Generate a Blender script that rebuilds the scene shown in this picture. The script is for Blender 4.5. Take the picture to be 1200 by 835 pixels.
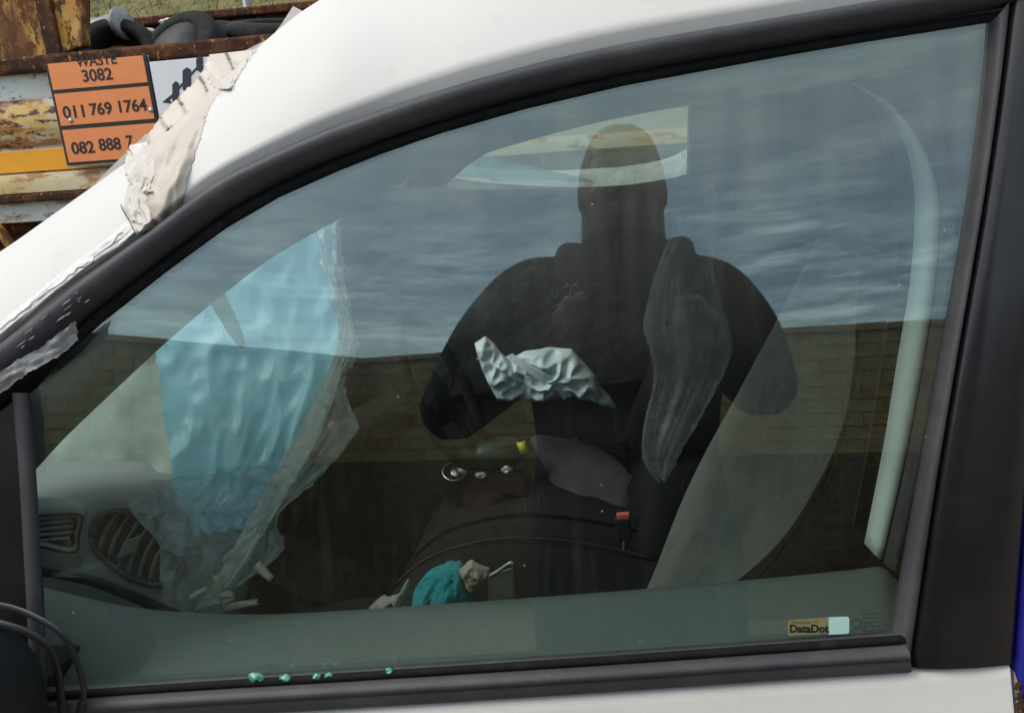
import bpy, bmesh, math, random
from mathutils import Vector as V, Matrix, noise
from math import sin, cos, pi, radians
random.seed(7)
sc = bpy.context.scene
COL = sc.collection
for o in list(bpy.data.objects): bpy.data.objects.remove(o)

# ------------------------------------------------------------------ camera
TILT = radians(11)                                   # the side glass leans inwards
N = V((0, -cos(TILT), sin(TILT)))                    # outward normal of the glass
EU = V((0, sin(TILT), cos(TILT)))                    # up along the glass
GF = V((0, 0, 1.24))                                 # point of the glass straight in front of the lens
CAM = GF + N*0.6
FPX, CXP, CYP = 873.0, 600.0, 417.5
ROT = Matrix.Rotation(radians(6.955742), 3, 'Z') @ Matrix.Rotation(pi/2-radians(15.360398), 3, 'X') @ Matrix.Rotation(radians(-4), 3, 'Z')
cd = bpy.data.cameras.new('camera'); cam = bpy.data.objects.new('camera', cd); COL.objects.link(cam)
cam.matrix_world = Matrix.Translation(CAM) @ ROT.to_4x4()
cd.sensor_width = 36; cd.lens = 36*FPX/1200; cd.clip_start = 0.01; cd.clip_end = 600
cd.dof.use_dof = False
sc.camera = cam
# ------------------------------------------------------------------ sky, sun, exposure
SUN_EL, SUN_AZ = radians(50), radians(244)           # azimuth clockwise from +Y
w = bpy.data.worlds.new('World'); sc.world = w; w.use_nodes = True
nt = w.node_tree; nt.nodes.clear()
def nd(t, **k):
    n = nt.nodes.new(t)
    for a, b in k.items():
        if a.startswith('_'): n.inputs[a[1:]].default_value = b
        else: setattr(n, a, b)
    return n
out = nd('ShaderNodeOutputWorld'); bg = nd('ShaderNodeBackground'); bg.inputs[1].default_value = 0.15
sky = nd('ShaderNodeTexSky', sky_type='NISHITA', sun_disc=False, sun_elevation=SUN_EL, sun_rotation=SUN_AZ, air_density=1.0, dust_density=2.0, ozone_density=1.0)
tc = nd('ShaderNodeTexCoord'); mp = nd('ShaderNodeMapping'); mp.inputs['Scale'].default_value = (2.0, 2.0, 12.0)
nz = nd('ShaderNodeTexNoise'); nz.inputs['Scale'].default_value = 3.2; nz.inputs['Detail'].default_value = 3.5; nz.inputs['Roughness'].default_value = .62
rp = nd('ShaderNodeValToRGB'); rp.color_ramp.elements[0].position = .45; rp.color_ramp.elements[1].position = .74
rp.color_ramp.elements[0].color = (.0, .0, .0, 1); rp.color_ramp.elements[1].color = (.36, .36, .36, 1)
mx = nd('ShaderNodeMix', data_type='RGBA'); mx.inputs[7].default_value = (9.5, 10.2, 10.6, 1)
L = nt.links.new
L(tc.outputs['Generated'], mp.inputs[0]); L(mp.outputs[0], nz.inputs['Vector']); L(nz.outputs[0], rp.inputs[0])
sz_ = nd('ShaderNodeSeparateXYZ'); L(tc.outputs['Generated'], sz_.inputs[0])
mp2 = nd('ShaderNodeMapping'); mp2.inputs['Scale'].default_value = (2.2, 2.2, 15.0); L(tc.outputs['Generated'], mp2.inputs[0])
n2_ = nd('ShaderNodeTexNoise'); n2_.inputs['Scale'].default_value = 3.0; n2_.inputs['Detail'].default_value = 4; n2_.inputs['Roughness'].default_value = .6; L(mp2.outputs[0], n2_.inputs['Vector'])
r2_ = nd('ShaderNodeMapRange'); r2_.inputs[1].default_value = .46; r2_.inputs[2].default_value = .74; r2_.inputs[4].default_value = .75; L(n2_.outputs[0], r2_.inputs[0])
lo_ = nd('ShaderNodeMapRange', interpolation_type='SMOOTHSTEP'); lo_.inputs[1].default_value = .40; lo_.inputs[2].default_value = .20; lo_.inputs[3].default_value = 0; lo_.inputs[4].default_value = 1; L(sz_.outputs[2], lo_.inputs[0])
st_ = nd('ShaderNodeMath', operation='MULTIPLY'); L(r2_.outputs[0], st_.inputs[0]); L(lo_.outputs[0], st_.inputs[1])
hi_ = nd('ShaderNodeMapRange', interpolation_type='SMOOTHSTEP'); hi_.inputs[1].default_value = .22; hi_.inputs[2].default_value = .55; hi_.inputs[4].default_value = .55; L(sz_.outputs[2], hi_.inputs[0])
s1_ = nd('ShaderNodeMath', operation='ADD'); L(rp.outputs[0], s1_.inputs[0]); L(hi_.outputs[0], s1_.inputs[1])
cm_ = nd('ShaderNodeMath', operation='MAXIMUM', use_clamp=True); L(s1_.outputs[0], cm_.inputs[0]); L(st_.outputs[0], cm_.inputs[1])
cc_ = nd('ShaderNodeMix', data_type='RGBA'); cc_.inputs[6].default_value = (7.6, 8.4, 8.2, 1); cc_.inputs[7].default_value = (12.0, 13.6, 14.4, 1); L(lo_.outputs[0], cc_.inputs[0]); L(cc_.outputs[2], mx.inputs[7])
L(cm_.outputs[0], mx.inputs[0]); L(sky.outputs[0], mx.inputs[6]); L(mx.outputs[2], bg.inputs[0]); L(bg.outputs[0], out.inputs[0])
sd = bpy.data.lights.new('sun', 'SUN'); so = bpy.data.objects.new('sun', sd); COL.objects.link(so)
sd.energy = 1.6; sd.angle = radians(25); sd.color = (1, .92, .82)
sdir = V((sin(SUN_AZ)*cos(SUN_EL), cos(SUN_AZ)*cos(SUN_EL), sin(SUN_EL)))
so.rotation_euler = sdir.to_track_quat('Z', 'Y').to_euler(); so.location = sdir*30
sc.view_settings.view_transform = 'Standard'; sc.view_settings.look = 'None'
sc.view_settings.exposure = 0.12; sc.view_settings.gamma = 1; sc.view_settings.use_curve_mapping = False
sc.cycles.max_bounces = 7; sc.cycles.diffuse_bounces = 3; sc.cycles.glossy_bounces = 3; sc.cycles.transparent_max_bounces = 20; sc.cycles.use_adaptive_sampling = True; sc.cycles.adaptive_threshold = .03; sc.cycles.caustics_reflective = False; sc.cycles.caustics_refractive = False
sc.cycles.use_denoising = True

# ------------------------------------------------------------------ measuring helpers
def ray(px, py): return (ROT @ V(((px-CXP)/FPX, -(py-CYP)/FPX, -1))).normalized()
def PL(px, py, P, n):
    d = ray(px, py); return CAM + d*((P-CAM).dot(n)/d.dot(n))
def G(px, py, o=0): return PL(px, py, GF+N*o, N)
def Y(px, py, y): d = ray(px, py); return CAM + d*((y-CAM.y)/d.y)
def RY(px, py, y):
    g = G(px, py); d = ray(px, py); d = d-2*d.dot(N)*N
    return g+d*((y-g.y)/d.y)
def cr(pts, n, closed=False):
    pts = [V(p) for p in pts]; m = len(pts); out = []
    segs = m if closed else m-1
    for k in range(n):
        t = k/(n if closed else n-1)*segs; i = min(int(t), segs-1); f = t-i
        if closed: a, b, c, d = pts[(i-1) % m], pts[i % m], pts[(i+1) % m], pts[(i+2) % m]
        else: a, b, c, d = pts[max(i-1, 0)], pts[i], pts[i+1], pts[min(i+2, m-1)]
        out.append(.5*((2*b)+(c-a)*f+(2*a-5*b+4*c-d)*f*f+(3*b-a-3*c+d)*f**3))
    return out
# ------------------------------------------------------------------ materials
def mat(name, col, rough=.5, metal=0, spec=.5, layers=(), bump=None, coat=0, trans=None, stretch=(1, 1, 1), alpha=None, sheen=0, subs=None):
    """layers: (colour, scale, lo, hi, strength)"""
    m = bpy.data.materials.new(name); m.use_nodes = True; t = m.node_tree
    b = t.nodes['Principled BSDF']
    b.inputs['Roughness'].default_value = rough; b.inputs['Metallic'].default_value = metal
    b.inputs['Specular IOR Level'].default_value = spec; b.inputs['Coat Weight'].default_value = coat
    if sheen: b.inputs['Sheen Weight'].default_value = sheen
    tc = t.nodes.new('ShaderNodeTexCoord'); mp = t.nodes.new('ShaderNodeMapping'); mp.inputs['Scale'].default_value = stretch
    t.links.new(tc.outputs['Object'], mp.inputs[0])
    prev = None
    for i, (c, s, lo, hi, k) in enumerate(layers):
        n = t.nodes.new('ShaderNodeTexNoise'); n.inputs['Scale'].default_value = s; n.inputs['Detail'].default_value = 4; n.inputs['Roughness'].default_value = .68
        mm = t.nodes.new('ShaderNodeVectorMath'); mm.operation = 'ADD'; mm.inputs[1].default_value = (i*3.7, i*1.9, i*5.3)
        t.links.new(mp.outputs[0], mm.inputs[0]); t.links.new(mm.outputs[0], n.inputs['Vector'])
        r = t.nodes.new('ShaderNodeMapRange'); r.inputs[1].default_value = lo; r.inputs[2].default_value = hi; r.inputs[4].default_value = k
        t.links.new(n.outputs[0], r.inputs[0])
        x = t.nodes.new('ShaderNodeMix'); x.data_type = 'RGBA'; x.inputs[7].default_value = (*c, 1)
        t.links.new(r.outputs[0], x.inputs[0])
        if prev: t.links.new(prev, x.inputs[6])
        else: x.inputs[6].default_value = (*col, 1)
        prev = x.outputs[2]
    if prev: t.links.new(prev, b.inputs['Base Color'])
    else: b.inputs['Base Color'].default_value = (*col, 1)
    if bump:
        n = t.nodes.new('ShaderNodeTexNoise'); n.inputs['Scale'].default_value = bump[0]; n.inputs['Detail'].default_value = 5
        bb = t.nodes.new('ShaderNodeBump'); bb.inputs['Strength'].default_value = bump[1]; bb.inputs['Distance'].default_value = bump[2] if len(bump) > 2 else .002
        t.links.new(mp.outputs[0], n.inputs['Vector']); t.links.new(n.outputs[0], bb.inputs['Height']); t.links.new(bb.outputs[0], b.inputs['Normal'])
    return m
def film(name, col, opacity, rough=.25, gloss=.12, transl=.6, bump=(30, .4, .004), var=.25, dirt=None):
    """thin plastic: see-through + lit-through + sheen"""
    m = bpy.data.materials.new(name); m.use_nodes = True; t = m.node_tree; t.nodes.clear()
    A = lambda ty: t.nodes.new(ty)
    o = A('ShaderNodeOutputMaterial'); tr = A('ShaderNodeBsdfTransparent'); df = A('ShaderNodeBsdfDiffuse'); tl = A('ShaderNodeBsdfTranslucent'); gl = A('ShaderNodeBsdfGlossy')
    tr.inputs[0].default_value = (.95, .97, .97, 1)
    gl.inputs['Roughness'].default_value = rough
    tc = A('ShaderNodeTexCoord'); n = A('ShaderNodeTexNoise'); n.inputs['Scale'].default_value = bump[0]; n.inputs['Detail'].default_value = 6
    t.links.new(tc.outputs['Object'], n.inputs['Vector'])
    bb = A('ShaderNodeBump'); bb.inputs['Strength'].default_value = bump[1]; bb.inputs['Distance'].default_value = bump[2]
    t.links.new(n.outputs[0], bb.inputs['Height'])
    n2 = A('ShaderNodeTexNoise'); n2.inputs['Scale'].default_value = bump[0]*.35; n2.inputs['Detail'].default_value = 4
    t.links.new(tc.outputs['Object'], n2.inputs['Vector'])
    cm = A('ShaderNodeMix'); cm.data_type = 'RGBA'; cm.inputs[6].default_value = (*col, 1)
    dcol = dirt if dirt else tuple(c*.55 for c in col)
    cm.inputs[7].default_value = (*dcol, 1)
    mr = A('ShaderNodeMapRange'); mr.inputs[1].default_value = .5; mr.inputs[2].default_value = .72; t.links.new(n2.outputs[0], mr.inputs[0]); t.links.new(mr.outputs[0], cm.inputs[0])
    for s in (df, tl): t.links.new(cm.outputs[2], s.inputs[0]); t.links.new(bb.outputs[0], s.inputs['Normal'])
    t.links.new(bb.outputs[0], gl.inputs['Normal'])
    m1 = A('ShaderNodeMixShader'); m1.inputs[0].default_value = transl; t.links.new(df.outputs[0], m1.inputs[1]); t.links.new(tl.outputs[0], m1.inputs[2])
    op = A('ShaderNodeMapRange'); op.inputs[1].default_value = .3; op.inputs[2].default_value = .7; op.inputs[3].default_value = max(0, opacity-var); op.inputs[4].default_value = min(1, opacity+var)
    t.links.new(n.outputs[0], op.inputs[0])
    m2 = A('ShaderNodeMixShader'); t.links.new(op.outputs[0], m2.inputs[0]); t.links.new(tr.outputs[0], m2.inputs[1]); t.links.new(m1.outputs[0], m2.inputs[2])
    m3 = A('ShaderNodeMixShader'); m3.inputs[0].default_value = gloss; t.links.new(m2.outputs[0], m3.inputs[1]); t.links.new(gl.outputs[0], m3.inputs[2])
    t.links.new(m3.outputs[0], o.inputs[0]); return m
def glass_mat(name, tint, f0, dust=True):
    m = bpy.data.materials.new(name); m.use_nodes = True; t = m.node_tree; t.nodes.clear()
    A = lambda ty: t.nodes.new(ty); K = t.links.new
    o = A('ShaderNodeOutputMaterial'); tr = A('ShaderNodeBsdfTransparent'); tr.inputs[0].default_value = (*tint, 1)
    gl = A('ShaderNodeBsdfGlossy'); gl.inputs['Roughness'].default_value = .0; gl.inputs[0].default_value = (.82, 1, .97, 1)
    lw = A('ShaderNodeLayerWeight'); lw.inputs[0].default_value = .5
    p = A('ShaderNodeMath'); p.operation = 'POWER'; p.inputs[1].default_value = 4; K(lw.outputs['Facing'], p.inputs[0])
    fr = A('ShaderNodeMapRange'); fr.inputs[3].default_value = f0; fr.inputs[4].default_value = 1; K(p.outputs[0], fr.inputs[0])
    m1 = A('ShaderNodeMixShader'); K(fr.outputs[0], m1.inputs[0]); K(tr.outputs[0], m1.inputs[1]); K(gl.outputs[0], m1.inputs[2])
    if not dust: K(m1.outputs[0], o.inputs[0]); return m
    tc = A('ShaderNodeTexCoord')
    def nz(scale, st, lo, hi, k, det=3):
        mp = A('ShaderNodeMapping'); mp.inputs['Scale'].default_value = st; K(tc.outputs['Object'], mp.inputs[0])
        n = A('ShaderNodeTexNoise'); n.inputs['Scale'].default_value = scale; n.inputs['Detail'].default_value = det; K(mp.outputs[0], n.inputs['Vector'])
        r = A('ShaderNodeMapRange'); r.inputs[1].default_value = lo; r.inputs[2].default_value = hi; r.inputs[4].default_value = k; K(n.outputs[0], r.inputs[0]); return r.outputs[0]
    vo = A('ShaderNodeTexVoronoi'); vo.inputs['Scale'].default_value = 60; K(tc.outputs['Object'], vo.inputs['Vector'])
    sp = A('ShaderNodeMapRange'); sp.inputs[1].default_value = .06; sp.inputs[2].default_value = .03; sp.inputs[4].default_value = 1; K(vo.outputs['Distance'], sp.inputs[0])
    sel = A('ShaderNodeMath'); sel.operation = 'GREATER_THAN'; sel.inputs[1].default_value = .82
    sx = A('ShaderNodeSeparateColor'); K(vo.outputs['Color'], sx.inputs[0]); K(sx.outputs[0], sel.inputs[0])
    spk = A('ShaderNodeMath'); spk.operation = 'MULTIPLY'; K(sp.outputs[0], spk.inputs[0]); K(sel.outputs[0], spk.inputs[1])
    spk2 = A('ShaderNodeMath'); spk2.operation = 'MULTIPLY'; spk2.inputs[1].default_value = .55; K(spk.outputs[0], spk2.inputs[0])
    acc = nz(7, (1, 1, 1), .35, .8, .014)
    for x in (nz(60, (1, .1, .1), .55, .8, .022), nz(900, (1, 1, 1), .58, .8, .030, 2), nz(240, (1, .25, .12), .6, .85, .03), spk2.outputs[0]):
        a = A('ShaderNodeMath'); a.operation = 'ADD'; K(acc, a.inputs[0]); K(x, a.inputs[1]); acc = a.outputs[0]
    sxyz = A('ShaderNodeSeparateXYZ'); K(tc.outputs['Object'], sxyz.inputs[0])
    zz = A('ShaderNodeMapRange'); zz.interpolation_type = 'SMOOTHSTEP'; zz.inputs[1].default_value = 1.14; zz.inputs[2].default_value = 1.40; zz.inputs[4].default_value = 1; K(sxyz.outputs[2], zz.inputs[0])
    st = A('ShaderNodeMath'); st.operation = 'MULTIPLY_ADD'; st.inputs[1].default_value = 1; st.inputs[2].default_value = .085; K(nz(45, (1, .15, .08), .35, .8, .14), st.inputs[0])
    zs = A('ShaderNodeMath'); zs.operation = 'MULTIPLY'; K(zz.outputs[0], zs.inputs[0]); K(st.outputs[0], zs.inputs[1])
    a2 = A('ShaderNodeMath'); a2.operation = 'ADD'; K(acc, a2.inputs[0]); K(zs.outputs[0], a2.inputs[1]); acc = a2.outputs[0]
    df = A('ShaderNodeBsdfDiffuse'); df.inputs[0].default_value = (.54, .55, .49, 1)
    m2 = A('ShaderNodeMixShader'); K(acc, m2.inputs[0]); K(m1.outputs[0], m2.inputs[1]); K(df.outputs[0], m2.inputs[2])
    # faint waviness of pressed glass
    n = A('ShaderNodeTexNoise'); n.inputs['Scale'].default_value = 5; K(tc.outputs['Object'], n.inputs['Vector'])
    bb = A('ShaderNodeBump'); bb.inputs['Strength'].default_value = .25; bb.inputs['Distance'].default_value = .0012; K(n.outputs[0], bb.inputs['Height']); K(bb.outputs[0], gl.inputs['Normal'])
    K(m2.outputs[0], o.inputs[0]); return m

WHITE = mat('white_paint', (.68, .66, .635), .6, coat=.04, layers=[((.6, .58, .55), 6, .55, .8, .35), ((.35, .31, .27), 70, .68, .75, .5), ((.5, .48, .45), 18, .58, .8, .4), ((.2, .17, .14), 420, .72, .77, .55)])
TRIM = mat('black_trim_plastic', (.042, .041, .048), .55, layers=[((.085, .08, .08), 14, .45, .72, .75), ((.15, .145, .135), 260, .64, .75, .6)], bump=(900, .15, .0004))
RUBBER = mat('black_rubber', (.007, .007, .008), .8, spec=.2, layers=[((.03, .028, .026), 40, .5, .8, .7)])
SATIN = mat('satin_black_film', (.013, .012, .014), .24, layers=[((.03, .028, .028), 9, .45, .8, .7), ((.2, .19, .17), 330, .74, .78, .5)], bump=(500, .08, .0004))
GLASS = glass_mat('tinted_side_glass', (.90, .95, .93), .14)
GLASSIN = glass_mat('tinted_side_glass_inner', (.90, .95, .935), .05, dust=False)
CLEARGLASS = glass_mat('plain_glass', (.86, .90, .87), .05, dust=False)
DASH = mat('grey_dash_plastic', (.20, .225, .22), .6, layers=[((.22, .22, .20), 12, .5, .8, .4), ((.3, .28, .23), 300, .7, .76, .5)], bump=(700, .5, .0008))
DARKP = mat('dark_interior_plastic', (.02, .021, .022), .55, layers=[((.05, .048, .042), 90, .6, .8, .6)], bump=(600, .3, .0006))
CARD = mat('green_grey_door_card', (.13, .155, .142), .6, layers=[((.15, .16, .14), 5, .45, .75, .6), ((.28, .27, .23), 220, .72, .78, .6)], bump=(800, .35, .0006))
FABRIC = mat('grey_seat_fabric', (.18, .185, .155), .95, spec=.1, layers=[((.08, .088, .075), 7, .42, .7, .85), ((.36, .35, .3), 60, .6, .8, .5)], bump=(350, .6, .0015), sheen=.1, stretch=(1, 1, .5))
DFABRIC = mat('dark_seat_fabric', (.015, .0155, .016), .95, spec=.08, layers=[((.03, .029, .026), 14, .5, .8, .6)], bump=(400, .5, .001))
FRAMEP = mat('grey_frame_trim', (.19, .21, .205), .7, layers=[((.14, .15, .145), 8, .45, .7, .6)])
SLAT = mat('vent_slat_plastic', (.15, .165, .17), .5, layers=[((.2, .19, .17), 200, .6, .75, .5)])
DFABRIC2 = mat('dull_piping', (.03, .031, .032), .9, spec=.1)
BEZ = mat('vent_bezel_plastic', (.05, .052, .055), .35)
MINT = mat('pale_painted_metal', (.74, .82, .78), .45, layers=[((.5, .6, .55), 8, .5, .8, .5)])
HEAD = mat('headliner_felt', (.33, .33, .31), .98, spec=.05, layers=[((.22, .22, .2), 5, .4, .7, .6)])
CARPET = mat('brown_carpet', (.035, .026, .018), 1, spec=.05, layers=[((.07, .05, .035), 30, .45, .75, .7)], bump=(300, .6, .003))
RUST = mat('rusty_steel', (.045, .021, .014), .85, spec=.2, layers=[((.13, .05, .022), 14, .45, .6, .9), ((.46, .22, .06), 48, .61, .66, .85), ((.02, .012, .01), 38, .58, .7, .8)], bump=(90, .5, .003))
OCHRE = mat('ochre_flaking_plate', (.50, .27, .07), .85, spec=.2, layers=[((.60, .36, .14), 20, .45, .6, .8), ((.11, .045, .02), 30, .47, .53, .95), ((.035, .018, .012), 60, .58, .64, .9), ((.13, .055, .025), 4, .50, .58, .85)], bump=(80, .6, .004), stretch=(1, 1, .5))
PANEL = mat('weathered_white_steel', (.62, .66, .64), .6, layers=[((.5, .47, .38), 4, .45, .7, .7), ((.42, .22, .06), 9, .54, .63, .8), ((.1, .045, .02), 44, .61, .65, .9)], bump=(40, .2, .002), stretch=(.5, 1, 1.4))
RPANEL = mat('rusting_white_rib', (.62, .60, .52), .7, layers=[((.58, .36, .11), 5, .36, .48, .95), ((.34, .13, .03), 9, .47, .54, .9), ((.05, .024, .014), 30, .53, .57, .95)], bump=(60, .5, .003), stretch=(.45, 1, 1.2))
FLANGE = mat('dirty_cream_flange', (.46, .43, .33), .7, layers=[((.44, .30, .11), 5, .40, .58, .85), ((.25, .11, .035), 18, .54, .62, .85)], stretch=(.4, 1, 1))
CREAM = mat('stained_cream_plate', (.48, .44, .32), .7, layers=[((.52, .36, .10), 3, .5, .62, .7), ((.40, .36, .28), 10, .5, .7, .7), ((.2, .1, .04), 60, .66, .7, .8)], stretch=(.4, 1, 1))
GBROWN = mat('grey_brown_plate', (.19, .17, .145), .8, layers=[((.11, .09, .075), 5, .45, .7, .7), ((.4, .37, .3), 16, .55, .72, .6)], stretch=(1.3, 1, .4))
YEL = mat('yellow_stripe_tape', (.85, .36, .008), .5, layers=[((.6, .3, .03), 6, .5, .75, .6), ((.1, .06, .03), 60, .68, .72, .8)], stretch=(.5, 1, 1))
ORANGE = mat('orange_placard', (.80, .26, .085), .5, layers=[((.68, .22, .08), 8, .45, .75, .5), ((.5, .2, .1), 120, .66, .74, .35)])
BLACKP = mat('black_print', (.012, .010, .010), .5)
NAVY = mat('dark_navy_print', (.02, .022, .045), .5)
PLAC = mat('white_placard', (.74, .73, .76), .45, layers=[((.6, .58, .58), 7, .5, .8, .5)])
STEEL = mat('dull_steel', (.42, .42, .42), .4, metal=.9, layers=[((.2, .19, .18), 20, .5, .75, .7)])
DSTEEL = mat('dark_steel', (.09, .09, .09), .5, metal=.6, layers=[((.04, .038, .035), 20, .5, .75, .7)])
DRUM = mat('cast_grey_drum', (.26, .27, .28), .5, metal=.5, layers=[((.14, .13, .12), 25, .5, .75, .7)])
TYRE = mat('tyre_rubber', (.012, .012, .013), .8, spec=.25, layers=[((.035, .033, .03), 18, .5, .75, .8)], bump=(120, .3, .002))
BLUEP = mat('deep_blue_paint', (.012, .02, .26), .3, coat=.5, layers=[((.05, .02, .30), 5, .4, .7, .6)])
TAPE = mat('dirty_white_tape', (.66, .61, .56), .45, layers=[((.45, .39, .34), 8, .42, .7, .75), ((.80, .78, .75), 22, .55, .72, .7), ((.42, .36, .31), 30, .66, .8, .4)], bump=(45, .35, .004))
TAPE2 = mat('brown_edge_tape', (.56, .485, .42), .45, layers=[((.68, .62, .56), 10, .45, .7, .7), ((.36, .28, .22), 9, .5, .68, .7), ((.14, .11, .09), 50, .66, .74, .7)], bump=(50, .4, .004), stretch=(1, 1, 1))
GTAPE = mat('grey_torn_tape', (.30, .30, .31), .5, layers=[((.16, .15, .14), 20, .45, .65, .8), ((.42, .42, .43), 45, .55, .75, .6)], bump=(70, .8, .004))
BLUEFILM = film('blue_white_plastic_sheet', (.38, .82, 1.0), .95, gloss=.03, transl=.5, var=.06, bump=(14, .2, .01), dirt=(.30, .70, .86), rough=.4)
GREYFILM = film('cloudy_plastic_sheet', (.58, .72, .63), .66, gloss=.02, transl=.5, var=.2)
CLEARFILM = film('clear_crinkled_film', (.78, .80, .74), .40, gloss=.07, transl=.5, var=.18, bump=(40, .9, .008))
LOWFILM = film('milky_low_film', (.60, .70, .70), .42, gloss=.05, transl=.5, var=.22, bump=(34, 1.0, .01))
FOLDFILM = film('yellowed_film_fold', (.86, .83, .68), .72, gloss=.12, transl=.5, var=.2, bump=(60, .9, .006))
WHITEFILM = film('white_crumpled_film', (.93, .96, .95), .97, gloss=.08, transl=.5, var=.1, bump=(60, .9, .006), dirt=(.6, .64, .6))
CYANFILM = film('pale_cyan_film', (.50, .72, .74), .7, gloss=.08, transl=.6, var=.1)
BAG = mat('white_carrier_bag', (.70, .78, .78), .45, layers=[((.45, .60, .68), 9, .4, .65, .7), ((.55, .56, .5), 26, .55, .75, .6), ((.12, .10, .08), 60, .7, .74, .6)], bump=(45, .5, .004))
CLOTH = mat('black_jacket_cloth', (.008, .008, .011), .9, spec=.12, layers=[((.013, .013, .016), 20, .4, .7, .8)], bump=(40, .25, .004))
TROUS = mat('dark_denim', (.018, .02, .03), .9, spec=.15, bump=(200, .4, .002))
SKIN = mat('brown_skin', (.06, .03, .02), .5, layers=[((.085, .045, .03), 30, .45, .7, .5)])
HAIR = mat('black_hair', (.006, .005, .005), .7, bump=(160, .8, .004))
EYE = mat('eye_white', (.16, .15, .14), .4)
BLK2 = mat('grained_black_plastic', (.014, .014, .016), .7, spec=.25, layers=[((.03, .03, .032), 40, .5, .8, .6)], bump=(600, .4, .0006))
BLK = mat('matt_black_plastic', (.006, .006, .007), .8, spec=.2)
MORTAR = mat('grey_mortar', (.36, .25, .135), .95, spec=.1, layers=[((.31, .215, .115), 20, .45, .7, .6)], bump=(80, .5, .004))
BRICKS = [mat('brown_brick_%d' % i, c, .9, spec=.15, layers=[((c[0]*.6, c[1]*.55, c[2]*.5), 14, .45, .7, .7), ((.4, .36, .3), 40, .66, .75, .4)], bump=(90, .5, .003)) for i, c in enumerate(((.45, .32, .17), (.43, .30, .16), (.47, .345, .19), (.40, .275, .145)))]
PLINTH = mat('dark_painted_brick', (.16, .108, .06), .85, spec=.15, layers=[((.03, .022, .018), 12, .45, .7, .7)], bump=(90, .5, .003))
SOIL = mat('dusty_ground', (.20, .16, .115), 1, spec=.05, layers=[((.27, .23, .17), 1.3, .4, .65, .8), ((.10, .08, .055), 9, .5, .7, .6), ((.3, .27, .22), 60, .6, .75, .6)], bump=(25, .6, .03))
DRYGRASS = mat('dry_grass', (.24, .20, .09), 1, spec=.05, layers=[((.12, .14, .05), 3, .42, .6, .8), ((.30, .25, .13), 14, .5, .7, .7)], bump=(12, 1, .1))
TURQ = mat('turquoise_wool', (.035, .42, .42), .95, spec=.1, layers=[((.015, .22, .23), 25, .45, .7, .8), ((.08, .6, .58), 60, .55, .75, .6)], bump=(120, .9, .004), sheen=.2)
PAPER = mat('stained_paper', (.55, .47, .36), .9, layers=[((.6, .25, .2), 30, .6, .7, .5), ((.25, .18, .12), 45, .55, .7, .7)], bump=(70, .6, .004))
GREENG = mat('green_bottle_plastic', (.006, .022, .016), .4, spec=.6)
YLAB = mat('yellow_label', (.75, .62, .05), .5, layers=[((.3, .3, .25), 80, .62, .7, .7)])
REDP = mat('red_button', (.62, .14, .13), .5, layers=[((.4, .2, .18), 200, .55, .7, .6)])
CANM = mat('dark_can_paint', (.02, .022, .025), .3, metal=.3)
SILV = mat('silver_metal', (.55, .56, .56), .28, metal=1)
MINTSTK = mat('mint_sticker_square', (.45, .72, .64), .45)
OLIVE = mat('olive_gold_sticker', (.24, .22, .11), .45)
OLIVED = mat('dull_sticker_print', (.14, .125, .055), .5)
FAINT = mat('faint_etched_mark', (.02, .022, .022), .6)
FRAG = mat('green_glass_chip', (.05, .32, .23), .25, spec=.8, layers=[((.25, .55, .45), 300, .5, .65, .8), ((.02, .1, .08), 500, .5, .65, .7)])
PHONE = mat('phone_shell', (.012, .012, .014), .2, coat=.5)
LENS = mat('phone_lens_glass', (.004, .004, .008), .05, coat=1)
WIRE = mat('galvanised_wire', (.25, .25, .25), .5, metal=.6)
CORD = mat('black_strap_plastic', (.018, .018, .02), .4)
EMB = mat('pale_emblem_thread', (.35, .35, .37), .8)

# ------------------------------------------------------------------ mesh helpers
def link(name, me, m=None, parent=None, smooth=False):
    o = bpy.data.objects.new(name, me); COL.objects.link(o)
    if m:
        for x in (m if isinstance(m, (list, tuple)) else [m]): me.materials.append(x)
    if parent: o.parent = parent; o.matrix_parent_inverse = parent.matrix_world.inverted()
    if smooth: me.polygons.foreach_set('use_smooth', [True]*len(me.polygons))
    return o
def empty(name, loc=(0, 0, 0)):
    o = bpy.data.objects.new(name, None); COL.objects.link(o); o.location = loc; o.empty_display_size = .05
    o.matrix_world = Matrix.Translation(loc); return o
def tag(o, label=None, cat=None, group=None, kind=None):
    for k, v in (('label', label), ('category', cat), ('group', group), ('kind', kind)):
        if v: o[k] = v
    return o
def pyd(name, vs, fs, m, parent=None, smooth=False, recalc=True):
    me = bpy.data.meshes.new(name); me.from_pydata([tuple(v) for v in vs], [], fs); me.update()
    if recalc:
        b = bmesh.new(); b.from_mesh(me); bmesh.ops.recalc_face_normals(b, faces=b.faces); b.to_mesh(me); b.free()
    return link(name, me, m, parent, smooth)
def grid(rows, closed=False):
    vs = []; fs = []; n = len(rows[0])
    for r in rows: vs += r
    for i in range(len(rows)-1):
        for j in range(n if closed else n-1):
            k = (j+1) % n; fs.append((i*n+j, i*n+k, (i+1)*n+k, (i+1)*n+j))
    return vs, fs
def loft(name, rows, m, parent=None, closed=False, caps=False, smooth=True):
    vs, fs = grid(rows, closed); n = len(rows[0])
    if caps: fs += [tuple(range(n)), tuple(range((len(rows)-1)*n, len(rows)*n))]
    return pyd(name, vs, fs, m, parent, smooth)
def loft_thick(name, rows, m, parent=None, th=.002, smooth=True):
    o = loft(name, rows, m, parent, smooth=smooth); s = o.modifiers.new('thickness', 'SOLIDIFY'); s.thickness = th; s.offset = 0; return o
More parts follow.
